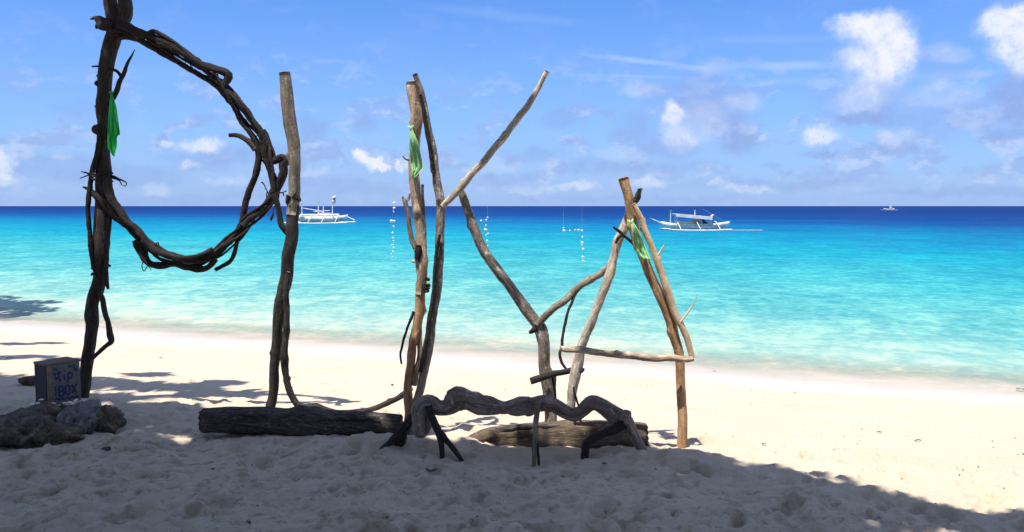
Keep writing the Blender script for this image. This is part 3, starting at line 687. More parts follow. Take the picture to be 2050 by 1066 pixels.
# ------------------------------------------------------------------ logs and the gnarled trunk
def ground_anchor(px, py, Y):
    p = at(px, py, Y); return (p.x, Y, gz(p.x, Y))
YL = 5.55
l1 = empty('log', ground_anchor(600, 870, YL), 'long dark charred log lying under the letter U', 'log')
br('log_trunk', [(408,842,26.5,.02),(440,842,27,.02),(500,843,28,.01),(560,846,29,0),(620,849,32,0),(660,853,34,0),(700,851,30,0),(750,851,27.5,0),(800,855,27,0)], YL, M['logdark'], l1, seg=36, step=.014, rough=.075, knots=3, wob=.04)
br('bark_strip', [(460,828,3),(500,829,4.5),(560,833,4),(610,830,3)], YL, M['logdark'], l1, dy=-.075, rough=.3)
br('bark_strip', [(620,845,3),(650,838,4),(700,836,5),(760,838,3)], YL, M['logdark'], l1, dy=-.085, rough=.3)
br('bark_strip', [(450,846,2),(490,850,4),(540,856,5),(590,862,3)], YL, M['logdark'], l1, dy=-.095, rough=.3)
YR = 5.40
l2 = empty('log', ground_anchor(1110, 895, YR), 'brown split log half buried in sand under the letter A', 'log')
br('log_trunk', [(932,896,14,-.02),(948,890,21,-.01),(985,884,28,0),(1040,880,32,0),(1100,879,34,0),(1160,878,35.5,0),(1220,877,35.5,0),(1262,878,34,0),(1290,879,31,0)], YR, M['logbrown'], l2, seg=36, step=.014, rough=.09, knots=4, wob=.05)
br('bark_strip', [(960,871,3),(1000,861,5),(1060,855,6),(1120,856,4)], YR, M['logdark'], l2, dy=-.06, rough=.3)
for k in range(26):
    x0 = random.uniform(1165, 1225); y0 = random.uniform(856, 892); dx = random.uniform(-14, 4); dyy = random.uniform(8, 16)
    br('dry_fibre', [(x0, y0, .9), (x0 + dx * .5, y0 + dyy * .5, 1.1), (x0 + dx, y0 + dyy, .6)], YR, M['yellow'], l2, dy=-.105 + .02 * abs(y0 - 876) / 20, seg=5, groove=0)

YD = 5.14
dr = empty('driftwood_sculpture', ground_anchor(1060, 900, YD), 'gnarled brown driftwood trunk propped on root legs like a crawling creature', 'driftwood')
br('trunk', [(841,874,8),(841,867,17),(842,850,21.5),(843,832,22),(849,815,21),(862,810,19),(878,816,16.5),(896,814,18),(912,802,24),(925,798,25),(940,803,20),(957,808,17.5),(979,813,15.5),(1006,818,13),(1020,816,13),(1040,812,15.5),(1064,812,15.5),(1088,808,15.5),(1110,811,16),(1129,824,14.5),(1148,832,13),(1166,825,13.5),(1184,811,15.5),(1206,815,15.5),(1230,832,16),(1249,842,16.5),(1261,858,12.5),(1274,882,10.5),(1286,902,9.5),(1303,936,8)],
   YD, M['smooth'], dr, seg=32, step=.012, rough=.20, knots=12, wob=.35, groove=.16, ng=5, twist=.5)
br('strand', [(930,812,8),(955,822,9),(985,825,8),(1010,820,8),(1035,805,8),(1060,802,7)], YD, M['smooth'], dr, dy=-.03, seg=14, rough=.15)
br('strand', [(960,798,7),(985,803,8),(1005,812,8),(1030,824,8),(1060,822,7)], YD, M['smooth'], dr, dy=-.025, seg=14, rough=.15)
br('stub', [(918,800,16),(910,787,16),(905,779,13)], YD, M['smooth'], dr, dy=-.015, seg=16)
br('stub', [(1246,842,11),(1252,830,11.5),(1255,823,8)], YD, M['smooth'], dr, dy=-.04, seg=14)
br('root_leg', [(858,812,8),(862,824,8),(869,845,8),(879,870,7.8),(884,892,6),(886,935,5)], YD, M['bark'], dr, dy=-.08)
br('root_leg', [(874,858,6),(886,873,6.5),(902,892,5.8),(930,930,4.6)], YD, M['bark'], dr, dy=-.085)
br('root_leg', [(838,826,10),(824,838,9.5),(812,854,9.5),(798,872,9),(784,884,8),(760,904,6)], YD, M['bark'], dr, dy=.04, rough=.2)
br('root_leg', [(812,852,9),(806,872,11),(799,892,11),(792,930,9)], YD, M['bark'], dr, dy=.07, rough=.2)
br('root_leg', [(1248,846,11),(1232,857,10.5),(1208,868,9),(1188,877,8.8),(1174,892,8.5),(1169,935,7)], YD, M['bark'], dr, dy=-.06, rough=.15)
stake = empty('wooden_stake', ground_anchor(1070, 905, YD - .1), 'thin upright wooden stake leaning against the gnarled trunk', 'stake')
br('stake_pole', [(1078,796,5.2),(1076,820,5.6),(1073,849,5.8),(1071,880,5.4),(1068,942,4.4)], YD, M['grey'], stake, dy=-.105, rough=.1)
br('stake_fork', [(1071,868,3.4),(1074,885,3.4),(1077,905,3),(1079,940,2.6)], YD, M['bark'], stake, dy=-.10)

# ------------------------------------------------------------------ boulders, stone
def rock_mat(name, a, b_, c_):
    m, nt, b = new_mat(name); L = nt.links
    tc = nt.nodes.new('ShaderNodeTexCoord'); O = tc.outputs['Object']
    f = noise_n(nt, O, 7, 6, .65, .4); g = noise_n(nt, O, 38, 4, .65)
    vo = nt.nodes.new('ShaderNodeTexVoronoi'); vo.inputs['Scale'].default_value = 22; L.new(O, vo.inputs['Vector'])
    c = ramp(nt, f, [(.30, a), (.50, b_), (.70, c_)])
    c = mixc(nt, maprange(nt, g, .4, .7, 0, .5), c, tuple(x * .45 for x in b_))
    c = mixc(nt, maprange(nt, noise_n(nt, O, 4.1, 4, .6), .56, .66, 0, .8), c, (.018, .020, .016))
    L.new(c, b.inputs['Base Color']); b.inputs['Roughness'].default_value = .92; b.inputs['Specular IOR Level'].default_value = .2
    bp = nt.nodes.new('ShaderNodeBump'); bp.inputs['Strength'].default_value = .8; bp.inputs['Distance'].default_value = .03
    h = math_(nt, 'ADD', math_(nt, 'ADD', f, math_(nt, 'MULTIPLY', g, .5)), math_(nt, 'MULTIPLY', vo.outputs['Distance'], .35))
    L.new(h, bp.inputs['Height']); L.new(bp.outputs[0], b.inputs['Normal']); return m
M['rock'] = rock_mat('grey_coral_rock', (.035, .030, .023), (.145, .122, .092), (.30, .26, .205))
M['rockblue'] = rock_mat('bluish_coral_rock', (.08, .078, .075), (.215, .208, .195), (.40, .38, .345))
M['rockbrown'] = rock_mat('brown_coral_rock', (.035, .027, .018), (.155, .122, .082), (.33, .27, .20))
def boulder(px, py, Y, rx, ry, rd, mat, label, seed, name='boulder', cat='boulder', group='boulders by the tip box'):
    c = at(px, py, Y); k = Y / FPX
    bm = bmesh.new(); bmesh.ops.create_icosphere(bm, subdivisions=5, radius=1)
    for v in bm.verts:
        n = v.co.normalized(); q = n * 1.25 + Vector((seed * 5.1, seed * 2.3, 0))
        d = 1 + .30 * mnoise.noise(q) + .22 * mnoise.noise(q * 2.1) - .11 * (1 - abs(mnoise.noise(q * 3.4)) * 2.2) ** 3 + .08 * mnoise.noise(q * 9) + .04 * mnoise.noise(q * 19)
        cell = mnoise.cell(q * 1.7); d += .05 * cell * .5
        v.co = Vector((n.x * d * rx * k, n.y * d * rd, n.z * d * ry * k))
    me = bpy.data.meshes.new('boulder_stone'); bm.to_mesh(me); bm.free()
    o = link(name, me, None, mat); o.location = c
    return tag(o, label, cat, group)
boulder(28, 868, 5.45, 88, 48, .26, M['rock'], 'dark grey boulder cut by the left edge below the tip box', 1)
boulder(88, 848, 5.75, 66, 38, .24, M['rockbrown'], 'flat topped boulder directly under the tip box', 2)
boulder(163, 848, 5.66, 44, 40, .20, M['rockblue'], 'pale bluish boulder beside the foot of the letter P', 3)
boulder(214, 848, 5.72, 31, 34, .16, M['rockbrown'], 'small brown boulder at the right end of the rock pile', 4)
boulder(112, 876, 5.42, 46, 26, .16, M['rockbrown'], 'low brown boulder wedged in front, between the dark and bluish boulders', 8)
boulder(62, 762, 7.1, 24, 9, .10, M['rockbrown'], 'low dark stone on the sand behind the tip box', 5, 'stone', 'stone', None)

# ------------------------------------------------------------------ tip box
def paint(name, col, dirt=.4):
    m, nt, b = new_mat(name); L = nt.links; tc = nt.nodes.new('ShaderNodeTexCoord')
    f = noise_n(nt, tc.outputs['Object'], 22, 5, .65, .5); c = mixc(nt, maprange(nt, f, .45, .7, 0, dirt), col, tuple(x * .4 for x in col))
    L.new(c, b.inputs['Base Color']); b.inputs['Roughness'].default_value = .75; return m
M['navy'] = paint('navy_paint', (.006, .010, .040)); M['board'] = paint('bare_plywood', (.13, .125, .125), .6); M['trim'] = paint('tan_batten', (.20, .145, .075), .6); M['lid'] = paint('brown_board', (.13, .092, .06))
M['blue'] = paint('blue_lettering_paint', (.006, .015, .11), .6)
def tip_box():
    Y = 6.0; base = at(115, 806, Y); zb = base.z; W = .240; D = .185; H = .305
    rz = R(-33 + 90)                # front normal (local -y) points towards -33 degrees
    cx, cy = base.x, Y + .02
    t = bpy.data.objects.new('tip_box', None); C.objects.link(t); t.location = (cx, cy, zb); t.rotation_euler = (0, 0, rz)
    t.empty_display_size = .1
    tag(t, 'navy and bare wood tip box with blue hand painted lettering on the boulders', 'box')
    def part(name, c, d, mat, parent=t):
        mb = MB(); mb.box(Vector(c), d); return mb.obj(name, mat, parent, False)
    fp = part('front_panel', (.008, -D / 2, H / 2), (W - .02, .012, H), M['board'])
    part('side_panel', (-W / 2, .006, H / 2), (.012, D - .02, H), M['navy'])
    part('side_panel', (W / 2, .006, H / 2), (.012, D - .02, H), M['navy'])
    part('back_panel', (0, D / 2, H / 2), (W - .02, .012, H), M['navy'])
    part('corner_strip', (-W / 2 + .006, -D / 2 - .004, H / 2), (.024, .022, H + .004), M['trim'])
    part('lid', (.0, .0, H + .008), (W + .012, D + .016, .018), M['lid'])
    part('base_board', (0, 0, .006), (W - .01, D - .01, .012), M['lid'])
    # lettering: brush strokes as thin paint ribbons; coordinates in units across the panel
    def stroke(pts, w=.0065):
        P = catmull([(x * .76, y * .91, 0) for x, y in pts], .004); v = []; f = []
        T = np.gradient(P, axis=0); T /= np.maximum(np.linalg.norm(T, axis=1)[:, None], 1e-9)
        for p, q in zip(P, T):
            n = np.array((-q[1], q[0], 0)); ww = w * (1 + .25 * mnoise.noise(Vector((p[0] * 60, p[1] * 60, 0))))
            for sgn in (-1, 1):
                a = p + n * ww * sgn; v.append((a[0] + .008, -D / 2 - .0075, a[1]))
        for i in range(len(P) - 1): f.append((2 * i, 2 * i + 1, 2 * i + 3, 2 * i + 2))
        return v, f
    def word(name, strokes, w=.0065):
        v = []; f = []
        for s in strokes:
            a, b = stroke(s, w); o = len(v); v += a; f += [tuple(o + k for k in q) for q in b]
        me = bpy.data.meshes.new(name); me.from_pydata(v, [], f); me.update()
        o = link(name, me, fp, M['blue'], False); o.parent = fp
        return o
    word('letter_t', [[(-.085,.262),(-.045,.268)],[(-.066,.285),(-.068,.225),(-.058,.205),(-.045,.210)]])
    word('letter_i', [[(-.014,.250),(-.016,.215),(-.006,.207)],[(-.013,.272),(-.012,.278)]])
    word('letter_p', [[(.022,.252),(.020,.170)],[(.022,.240),(.040,.256),(.060,.244),(.060,.218),(.042,.206),(.022,.214)]])
    word('letter_b', [[(-.072,.150),(-.072,.070)],[(-.072,.150),(-.040,.150),(-.030,.132),(-.050,.112),(-.070,.112)],[(-.052,.112),(-.026,.102),(-.026,.078),(-.050,.069),(-.072,.070)]])
    word('letter_o', [[(.014,.152),(-.006,.138),(-.008,.096),(.010,.074),(.030,.084),(.034,.128),(.022,.150),(.010,.150)]])
    word('letter_x', [[(.054,.150),(.100,.072)],[(.100,.150),(.054,.074)]])
    for fl in ([[(-.115,.295),(-.098,.310),(-.086,.296),(-.100,.284)],[(-.118,.255),(-.100,.270),(-.108,.240)],[(-.112,.220),(-.094,.232),(-.086,.214)],
                      [(.060,.300),(.074,.316),(.092,.302),(.078,.288)],[(.080,.270),(.100,.284),(.112,.268),(.096,.256)],[(.030,.300),(.044,.312),(.052,.296)],
                      [(-.110,.140),(-.100,.110),(-.112,.084)],[(-.098,.150),(-.112,.158)]]): word('flourish', [fl], .005)
    for fl in ([[(-.112,.042),(-.090,.056),(-.068,.036),(-.046,.052),(-.022,.034),(.004,.050),(.030,.032),(.056,.050),(.082,.034),(.106,.050)],[(.100,.030),(.114,.042),(.118,.026)]]): word('flourish', [fl], .005)
    return t
tip_box()

def shell_mesh():
    bm = bmesh.new(); bmesh.ops.create_uvsphere(bm, u_segments=12, v_segments=8, radius=1)
    for v in bm.verts:
        a = math.atan2(v.co.y, v.co.x); v.co.z *= .55 if v.co.z > 0 else .2
        k = 1 + .10 * math.cos(a * 9); v.co.x *= k * (1.15 - .25 * v.co.y); v.co.y *= k
    me = bpy.data.meshes.new('shell'); bm.to_mesh(me); bm.free(); me.materials.append(M['shell'])
    me.polygons.foreach_set('use_smooth', [True] * len(me.polygons)); return me
SHELL = shell_mesh()
for i, (px, py, r) in enumerate(((83,801,.018),(76,808,.014),(108,809,.018),(101,814,.013),(131,808,.019),(140,806,.016),(152,802,.016),(146,809,.012),(118,812,.012),(66,810,.015))):
    p = at(px, py, 5.72 + .01 * (i % 3))
    o = bpy.data.objects.new('shell', SHELL); C.objects.link(o); o.location = p; o.scale = (r,) * 3
    o.rotation_euler = (random.uniform(-.4, .4), random.uniform(-.4, .4), random.uniform(0, 6))
    tag(o, 'small whitish shell on the boulder at the foot of the tip box', 'shell', 'shells around the tip box')

# ------------------------------------------------------------------ strings of white shells on clear thread
def shell_string(pts, tops, label, Y):
    """pts: (px, py, half size px); tops: threads (from shell index) going straight up to the branches overhead"""
    W = [at(x, y, Y) for x, y, r in pts]
    e = empty('shell_string', W[-1], label, 'shell string', 'strings of shells hanging from the tree')
    for i in range(len(W)):
        o = bpy.data.objects.new('shell', SHELL); C.objects.link(o); o.parent = e
        o.matrix_parent_inverse = Matrix.Translation(e.location).inverted()
        o.location = W[i]; r = pts[i][2] * .72 * Y / FPX * random.uniform(.75, 1.15); o.scale = (r, r * .9, r * 1.2)
        o.rotation_euler = (R(90) + random.uniform(-.5, .5), random.uniform(-.6, .6), random.uniform(-1, 1))
    mb = MB()
    for i in range(len(W) - 1): mb.tube([(*W[i], .0007), (*W[i + 1], .0007)], seg=5, step=.05, wob=0, rough=0)
    for i in tops: mb.tube([(*W[i], .0002), (W[i].x, W[i].y, 5.2, .0002)], seg=5, step=.3, wob=0, rough=0)
    mb.obj('thread', M['thread'], e)
shell_string([(789,407,4.5),(789,417,4),(788,424,2.5),(784,443,4.5),(789,443,4),(788,454,3),(786,466,3),(787,477,3.5),(788,483,3.5),(786,491,3),(788,497,3.5),(787,504,3),(783,509,2),(786,515,2.5)], (0,), 'longest string of white shells hanging left of the letter K', 6.2)
shell_string([(976,436,2.6),(973,441,3.6),(963,442,3.2),(973,452,3),(972,460,4.2),(977,468,3),(973,471,3),(975,482,3.6),(976,493,2.4)], (0,), 'short string of white shells hanging beside the leg of the K', 6.2)
shell_string([(1128,457,2.6),(1129,462,3.2),(1141,462,3),(1151,461,3),(1158,461,3.4),(1165,462,3.6),(1166,475,3.6),(1165,486,3.8),(1165,491,3),(1167,499,3.2),(1167,515,3.4),(1167,523,4)], (0, 5), 'white shell string that bends at a right angle left of the letter A', 6.2)
for x, lab in ((-7.4, 'tall bamboo pole out of frame on the left, holding the overhead cord'), (6.5, 'tall bamboo pole out of frame on the right, holding the overhead cord')):
    z = gz(x, 6.2); e = empty('bamboo_pole', (x, 6.2, z), lab, 'pole', 'bamboo poles holding the cord')
    MB().tube([(x, 6.2, z - .4, .045), (x + .03, 6.2, 2.5, .04), (x, 6.2, 5.4, .03)], seg=10, step=.2, wob=.1, rough=.04).obj('pole_shaft', M['grey'], e)
cord = MB().tube([(-7.4, 6.2, 5.26, .003), (-.4, 6.2, 5.19, .003), (6.5, 6.2, 5.26, .003)], seg=6, step=.5, wob=0, rough=0, groove=0).obj('overhead_cord', M['thread'])
tag(cord, 'thin cord strung high overhead from which the shell strings hang', 'cord')

# ------------------------------------------------------------------ boats
M['boatwhite'] = simple('white_boat_paint', (.60, .60, .57), .5, .28, 1.6); M['boatcream'] = simple('cream_boat_paint', (.62, .50, .36), .5, .1, 3)
M['boatgreen'] = simple('green_boat_trim', (.10, .26, .14), .5); M['bamboo'] = simple('pale_bamboo', (.62, .60, .52), .6, .15, 2)
M['tarp'] = simple('dark_blue_tarp', (.02, .03, .10), .8); M['boatorange'] = simple('orange_locker', (.55, .24, .12), .6)
def hull_mesh(L_, W, H, mat, sheer=.5):
    """canoe hull along x, keel at z=0"""
    v = []; f = []; n = 29; pr = [(0, 0), (.45, .12), (.85, .5), (1, 1), (.9, 1), (.75, .55), (.3, .25), (0, .22)]
    full = pr + [(-a, b) for a, b in pr[1:-1]][::-1]
    for i in range(n):
        t = i / (n - 1) * 2 - 1; w = W / 2 * max(0.02, (1 - abs(t) ** 2.6)) ** .8; lift = sheer * abs(t) ** 3; kl = .55 * H * abs(t) ** 4 + lift * .6
        for a, b in full: v.append((t * L_ / 2, a * w, kl + b * (H + lift - kl)))
    m = len(full)
    for i in range(n - 1):
        for k in range(m): f.append((i * m + k, i * m + (k + 1) % m, (i + 1) * m + (k + 1) % m, (i + 1) * m + k))
    f.append(tuple(range(m))[::-1]); f.append(tuple((n - 1) * m + k for k in range(m)))
    me = bpy.data.meshes.new('boat_hull'); me.from_pydata(v, [], f); me.update(); me.materials.append(mat); return me
def boat(px, py, label, size, yaw, build, group=None, name='outrigger_boat'):
    p = sea_hit(px, py); t = bpy.data.objects.new(name, None); C.objects.link(t); t.location = (p.x, p.y, SEA); t.rotation_euler = (0, 0, yaw)
    t.empty_display_size = .5
    tag(t, label, 'boat', group)
    def part(nm, mb_or_me, mat=None, smooth=True):
        me = mb_or_me if isinstance(mb_or_me, bpy.types.Mesh) else mb_or_me.mesh(nm, mat)
        return link(nm, me, t, None, smooth)
    def pole(nm, a, b, r, mat=M['bamboo'], sag=0):
        a = Vector(a); b = Vector(b); m = (a + b) / 2 - Vector((0, 0, sag))
        mb = MB(); mb.tube([(*a, r), (*m, r), (*b, r)], seg=8, step=.4, wob=0, rough=0); return part(nm, mb, mat)
    def box(nm, c, d, mat):
        mb = MB(); mb.box(Vector(c), d); return part(nm, mb, mat, False)
    build(part, pole, box); t.scale = (size,) * 3; return t
def outriggers(pole, L_, off, z, beams, beamz):
    for sy in (-1, 1):
        mb = None
        pole('outrigger_float', (-L_ / 2, sy * off, z + .05), (L_ / 2, sy * off, z + .05), .10, M['boatwhite'], .08)
    for x in beams: pole('cross_beam', (x, -off, z + .12), (x, off, z + .12), .055, M['bamboo'], -beamz)
def right_boat(part, pole, box):
    part('hull', hull_mesh(8.6, 1.25, .75, M['boatwhite'], .35)); outriggers(pole, 7.6, 2.3, .05, (-2.4, 0, 2.4), .9)
    # roof, tilted down to the stern
    mb = MB(); mb.box((0, 0, 0), (4.6, 1.7, .10), M=Matrix.Translation((-.4, 0, 1.78)) @ Matrix.Rotation(R(5), 4, 'Y')); part('roof', mb, M['boatwhite'], False)
    mb = MB(); mb.box((0, 0, 0), (4.5, .04, .34), M=Matrix.Translation((-.4, -.86, 1.62)) @ Matrix.Rotation(R(5), 4, 'Y')); part('roof_valance', mb, M['boatwhite'], False)
    pole('mast', (-3.1, 0, .5), (-3.1, 0, 2.45), .07, M['boatwhite']); pole('mast', (-.1, 0, 1.7), (-.1, 0, 2.45), .06, M['boatwhite'])
    pole('roof_post', (1.75, -.5, .5), (1.75, -.5, 1.65), .06, M['boatwhite']); pole('roof_post', (1.75, .5, .5), (1.75, .5, 1.65), .06, M['boatwhite'])
    pole('roof_post', (-2.4, -.5, .5), (-2.4, -.5, 1.9), .05, M['bamboo']); pole('roof_post', (-2.4, .5, .5), (-2.4, .5, 1.9), .05, M['bamboo'])
    pole('bowsprit', (-3.7, 0, .62), (-5.6, 0, 1.45), .07, M['boatwhite']); pole('stay_rope', (.9, 0, 2.55), (4.1, 0, .8), .02, M['thread'])
    box('locker', (-1.2, 0, .88), (1.8, .8, .34), M['boatcream']); box('locker', (.1, 0, .98), (1.0, .8, .50), M['boatorange']); box('seat_board', (1.9, 0, .78), (.9, .9, .12), M['boatwhite'])
    mb = MB(); mb.tube([(.75, -.3, 1.55, .20), (.85, -.3, 1.2, .16), (1.05, -.3, .85, .24), (1.25, -.3, .7, .2)], seg=10, step=.08); part('rolled_tarp', mb, M['tarp'])
    mb = MB(); mb.tube([(2.1, .0, .95, .16), (2.3, 0, .8, .2), (2.5, 0, .7, .1)], seg=10, step=.06); part('outboard_motor', mb, M['tarp'])
    pole('lamp_arm', (1.9, 0, 1.7), (2.25, 0, 1.85), .12, M['boatwhite']); pole('trailing_pole', (3.6, -2.6, .06), (7.2, -3.2, .07), .03, M['boatwhite'], .0)
    box('trim_strip', (0, -.62, .60), (5.6, .05, .08), M['boatgreen'])
boat(1392, 461, 'white outrigger boat with a flat white roof right of the letter A', .80, R(3), right_boat, 'outrigger boats on the sea')
def left_boat(part, pole, box):
    part('hull', hull_mesh(8.6, 1.5, .95, M['boatwhite'], .35)); outriggers(pole, 9.6, 2.8, .05, (-3, -1, 1, 3), 1.0)
    box('cabin', (-.2, 0, 1.1), (5.2, 1.3, .50), M['boatwhite']); box('cabin', (.9, 0, 1.42), (1.7, 1.1, .22), M['boatcream']); box('trim_strip', (-1.2, -.78, .52), (3.4, .05, .16), M['boatgreen'])
    for x, h in ((-2.7, 3.0), (-.2, 3.2), (.55, 3.2)): pole('mast', (x, 0, .8), (x + .08, 0, h), .09, M['boatwhite'])
    pole('mast', (1.95, 0, .8), (2.05, 0, 3.9), .09, M['boatwhite'])
    pole('boom', (-2.6, 0, 2.25), (.6, 0, 1.75), .06, M['boatwhite']); pole('boom', (-.9, 0, 1.7), (1.6, 0, 1.9), .05, M['bamboo'])
    mb = MB(); mb.tube([(2.05, 0, 3.05, .16), (2.25, 0, 3.2, .26), (2.2, 0, 3.5, .18), (2.3, 0, 3.75, .34), (2.2, 0, 4.05, .2)], seg=10, step=.1, rough=.35); part('furled_flag', mb, M['boatwhite'])
    mb = MB(); mb.tube([(2.25, -.2, 3.45, .1), (2.35, -.25, 3.62, .16), (2.4, -.2, 3.72, .06)], seg=8, step=.06); part('flag_knot', mb, M['tarp'])
    pole('bowsprit', (3.9, 0, 1.1), (5.3, 0, .45), .08, M['bamboo'])
    mb = MB(); mb.tube([(1.3, 0, 1.15, .18), (1.4, 0, 1.45, .22), (1.5, 0, 1.6, .1)], seg=10, step=.06); part('cargo_bundle', mb, M['tarp'])
    box('locker', (2.6, 0, 1.15), (.7, .8, .5), M['boatwhite'])
boat(640, 447, 'long low white outrigger boat with four masts beside the letter U', .92, R(-2), left_boat, 'outrigger boats on the sea')
def far_boat(part, pole, box):
    part('hull', hull_mesh(8, 1.4, .9, M['boatwhite'], .4)); outriggers(pole, 9, 2.6, .1, (-2, 2), .8)
    pole('mast', (.3, 0, .8), (.3, 0, 5.4), .10, M['boatwhite'])
    me = bpy.data.meshes.new('sail'); me.from_pydata([(.35, 0, 1.4), (.35, 0, 5.2), (2.3, .1, 1.6), (.35, .05, 1.4), (.35, .05, 5.2), (2.3, .15, 1.6)], [], [(0, 1, 2), (5, 4, 3), (0, 3, 4, 1), (1, 4, 5, 2), (2, 5, 3, 0)]); me.update(); me.materials.append(M['boatwhite']); part('sail', me, None, False)
boat(1780, 421, 'tiny white sailing boat far off near the horizon', .85, R(4), far_boat, 'outrigger boats on the sea')

# ------------------------------------------------------------------ litter on the sand
def leaf_mesh():
    v = []; f = []
    for i in range(7):
        t = i / 6; w = .30 * math.sin(math.pi * min(1, t * .95 + .04)) ** .8
        for s in (-1, 0, 1): v.append((t - .5, s * w, .10 * abs(s) + .12 * math.sin(t * 3.1) + .03))
    for i in range(6):
        for k in range(2): f.append((i * 3 + k, i * 3 + k + 1, (i + 1) * 3 + k + 1, (i + 1) * 3 + k))
    me = bpy.data.meshes.new('dry_leaf'); me.from_pydata(v, [], f); me.update(); me.materials.append(M['leafdry']); return me
LEAF = leaf_mesh()
for (px, py, s, where) in ((862,944,.12,'curled dark leaf on shaded sand below the gnarled trunk'),(425,943,.05,'small dark leaf on shaded sand below the left end of the charred log'),(213,907,.09,'dark leaf on the sand just below the bluish boulder'),(322,718,.05,'tiny leaf on bright sand between the P and the U'),
        (1430,745,.05,'tiny leaf on bright sand right of the crossbar of the A'),(1590,788,.05,'tiny leaf on bright sand well right of the A'),(1985,755,.07,'leaf at the water edge near the right side'),(1838,888,.05,'small leaf alone on the bright sand at lower right'),(1530,895,.05,'small leaf on bright sand right of the foot of the A'),
        (590,757,.03,'tiny leaf on bright sand right of the pole of the U'),(785,772,.05,'tiny leaf on bright sand left of the foot of the K'),(1070,770,.04,'tiny leaf on bright sand left of the forked leg of the K'),(497,1062,.04,'small leaf at the bottom edge in the shade, left of the middle'),(1210,935,.05,'small leaf on shaded sand below the brown log'),
        (20,722,.07,'leaf in the shade at the left edge behind the tip box'),(1125,950,.04,'small leaf on shaded sand under the thin stake'),(1760,870,.04,'tiny leaf on bright sand, above and left of the lone lower right one'),(2044,784,.16,'dark leaf cut by the right edge at the waterline')):
    p = hit(px, py); z = gz(p.x, p.y)
    o = bpy.data.objects.new('dry_leaf', LEAF); C.objects.link(o); o.location = (p.x, p.y, z + .004); o.scale = (s,) * 3; o.rotation_euler = (random.uniform(-.25, .25), random.uniform(-.25, .25), random.uniform(0, 6.28))
    tag(o, where, 'leaf', 'dry leaves scattered on the beach')

def rubble(name, n, mat, rmin, rmax, label, cat):
    v = []; f = []
    tet = [(1, 0, .3), (-.5, .8, .2), (-.6, -.7, .3), (.1, 0, 1), (0, .1, -.6)]; tf = [(0, 1, 3), (1, 2, 3), (2, 0, 3), (1, 0, 4), (2, 1, 4), (0, 2, 4)]
    X = rng.uniform(-4.5, 4.2, n); Y = np.where(rng.random(n) < .75, rng.uniform(3.3, 6.6, n), rng.uniform(6.6, 9.5, n)); Z = apply_dents(X, Y, ground_z(X, Y))
    for _ in range(n):
        x, y, z = X[_], Y[_], Z[_]; r = random.uniform(rmin, rmax) * random.uniform(.5, 1)
        a = random.uniform(0, 6.28); c, s_ = math.cos(a) * r, math.sin(a) * r; k = random.uniform(.4, 1.3); o = len(v)
        for p in tet:
            q = (p[0] * c - p[1] * k * s_, p[0] * s_ + p[1] * k * c); v.append((x + q[0], y + q[1], z + p[2] * r * .6 + r * .15))
        f += [tuple(o + i for i in t) for t in tf]
    me = bpy.data.meshes.new(name); me.from_pydata(v, [], f); me.update(); o = link(name, me, None, mat, False); o['kind'] = 'stuff'; o['label'] = label; o['category'] = cat
rubble('coral_rubble', 520, M['shell'], .003, .010, 'tiny pale coral bits strewn over the sand', 'coral')
rubble('plant_litter', 420, M['leafdry'], .003, .012, 'tiny dark bits of dry plant litter strewn over the sand', 'litter')

# ------------------------------------------------------------------ shade trees behind and to the left of the viewer (out of frame)
def leaf_mat():
    m, nt, b = new_mat('beach_tree_leaf'); L = nt.links
    g = nt.nodes.new('ShaderNodeNewGeometry'); c = ramp(nt, noise_n(nt, g.outputs['Position'], 1.7, 4, .6), [(.3, (.035, .060, .016)), (.7, (.095, .125, .035))])
    L.new(c, b.inputs['Base Color']); b.inputs['Roughness'].default_value = .5
    tr = nt.nodes.new('ShaderNodeBsdfTranslucent'); L.new(c, tr.inputs[0]); mx = nt.nodes.new('ShaderNodeMixShader'); mx.inputs[0].default_value = .4
    L.new(b.outputs[0], mx.inputs[1]); L.new(tr.outputs[0], mx.inputs[2]); L.new(mx.outputs[0], nt.nodes['Material Output'].inputs[0]); return m
M['leaf'] = leaf_mat()
def sh_at(gx, gy, h, g0=0.0):
    """crown position whose shadow falls on ground point (gx, gy)"""
    return Vector((gx - SH[0] * (h - g0), gy - SH[1] * (h - g0), h))
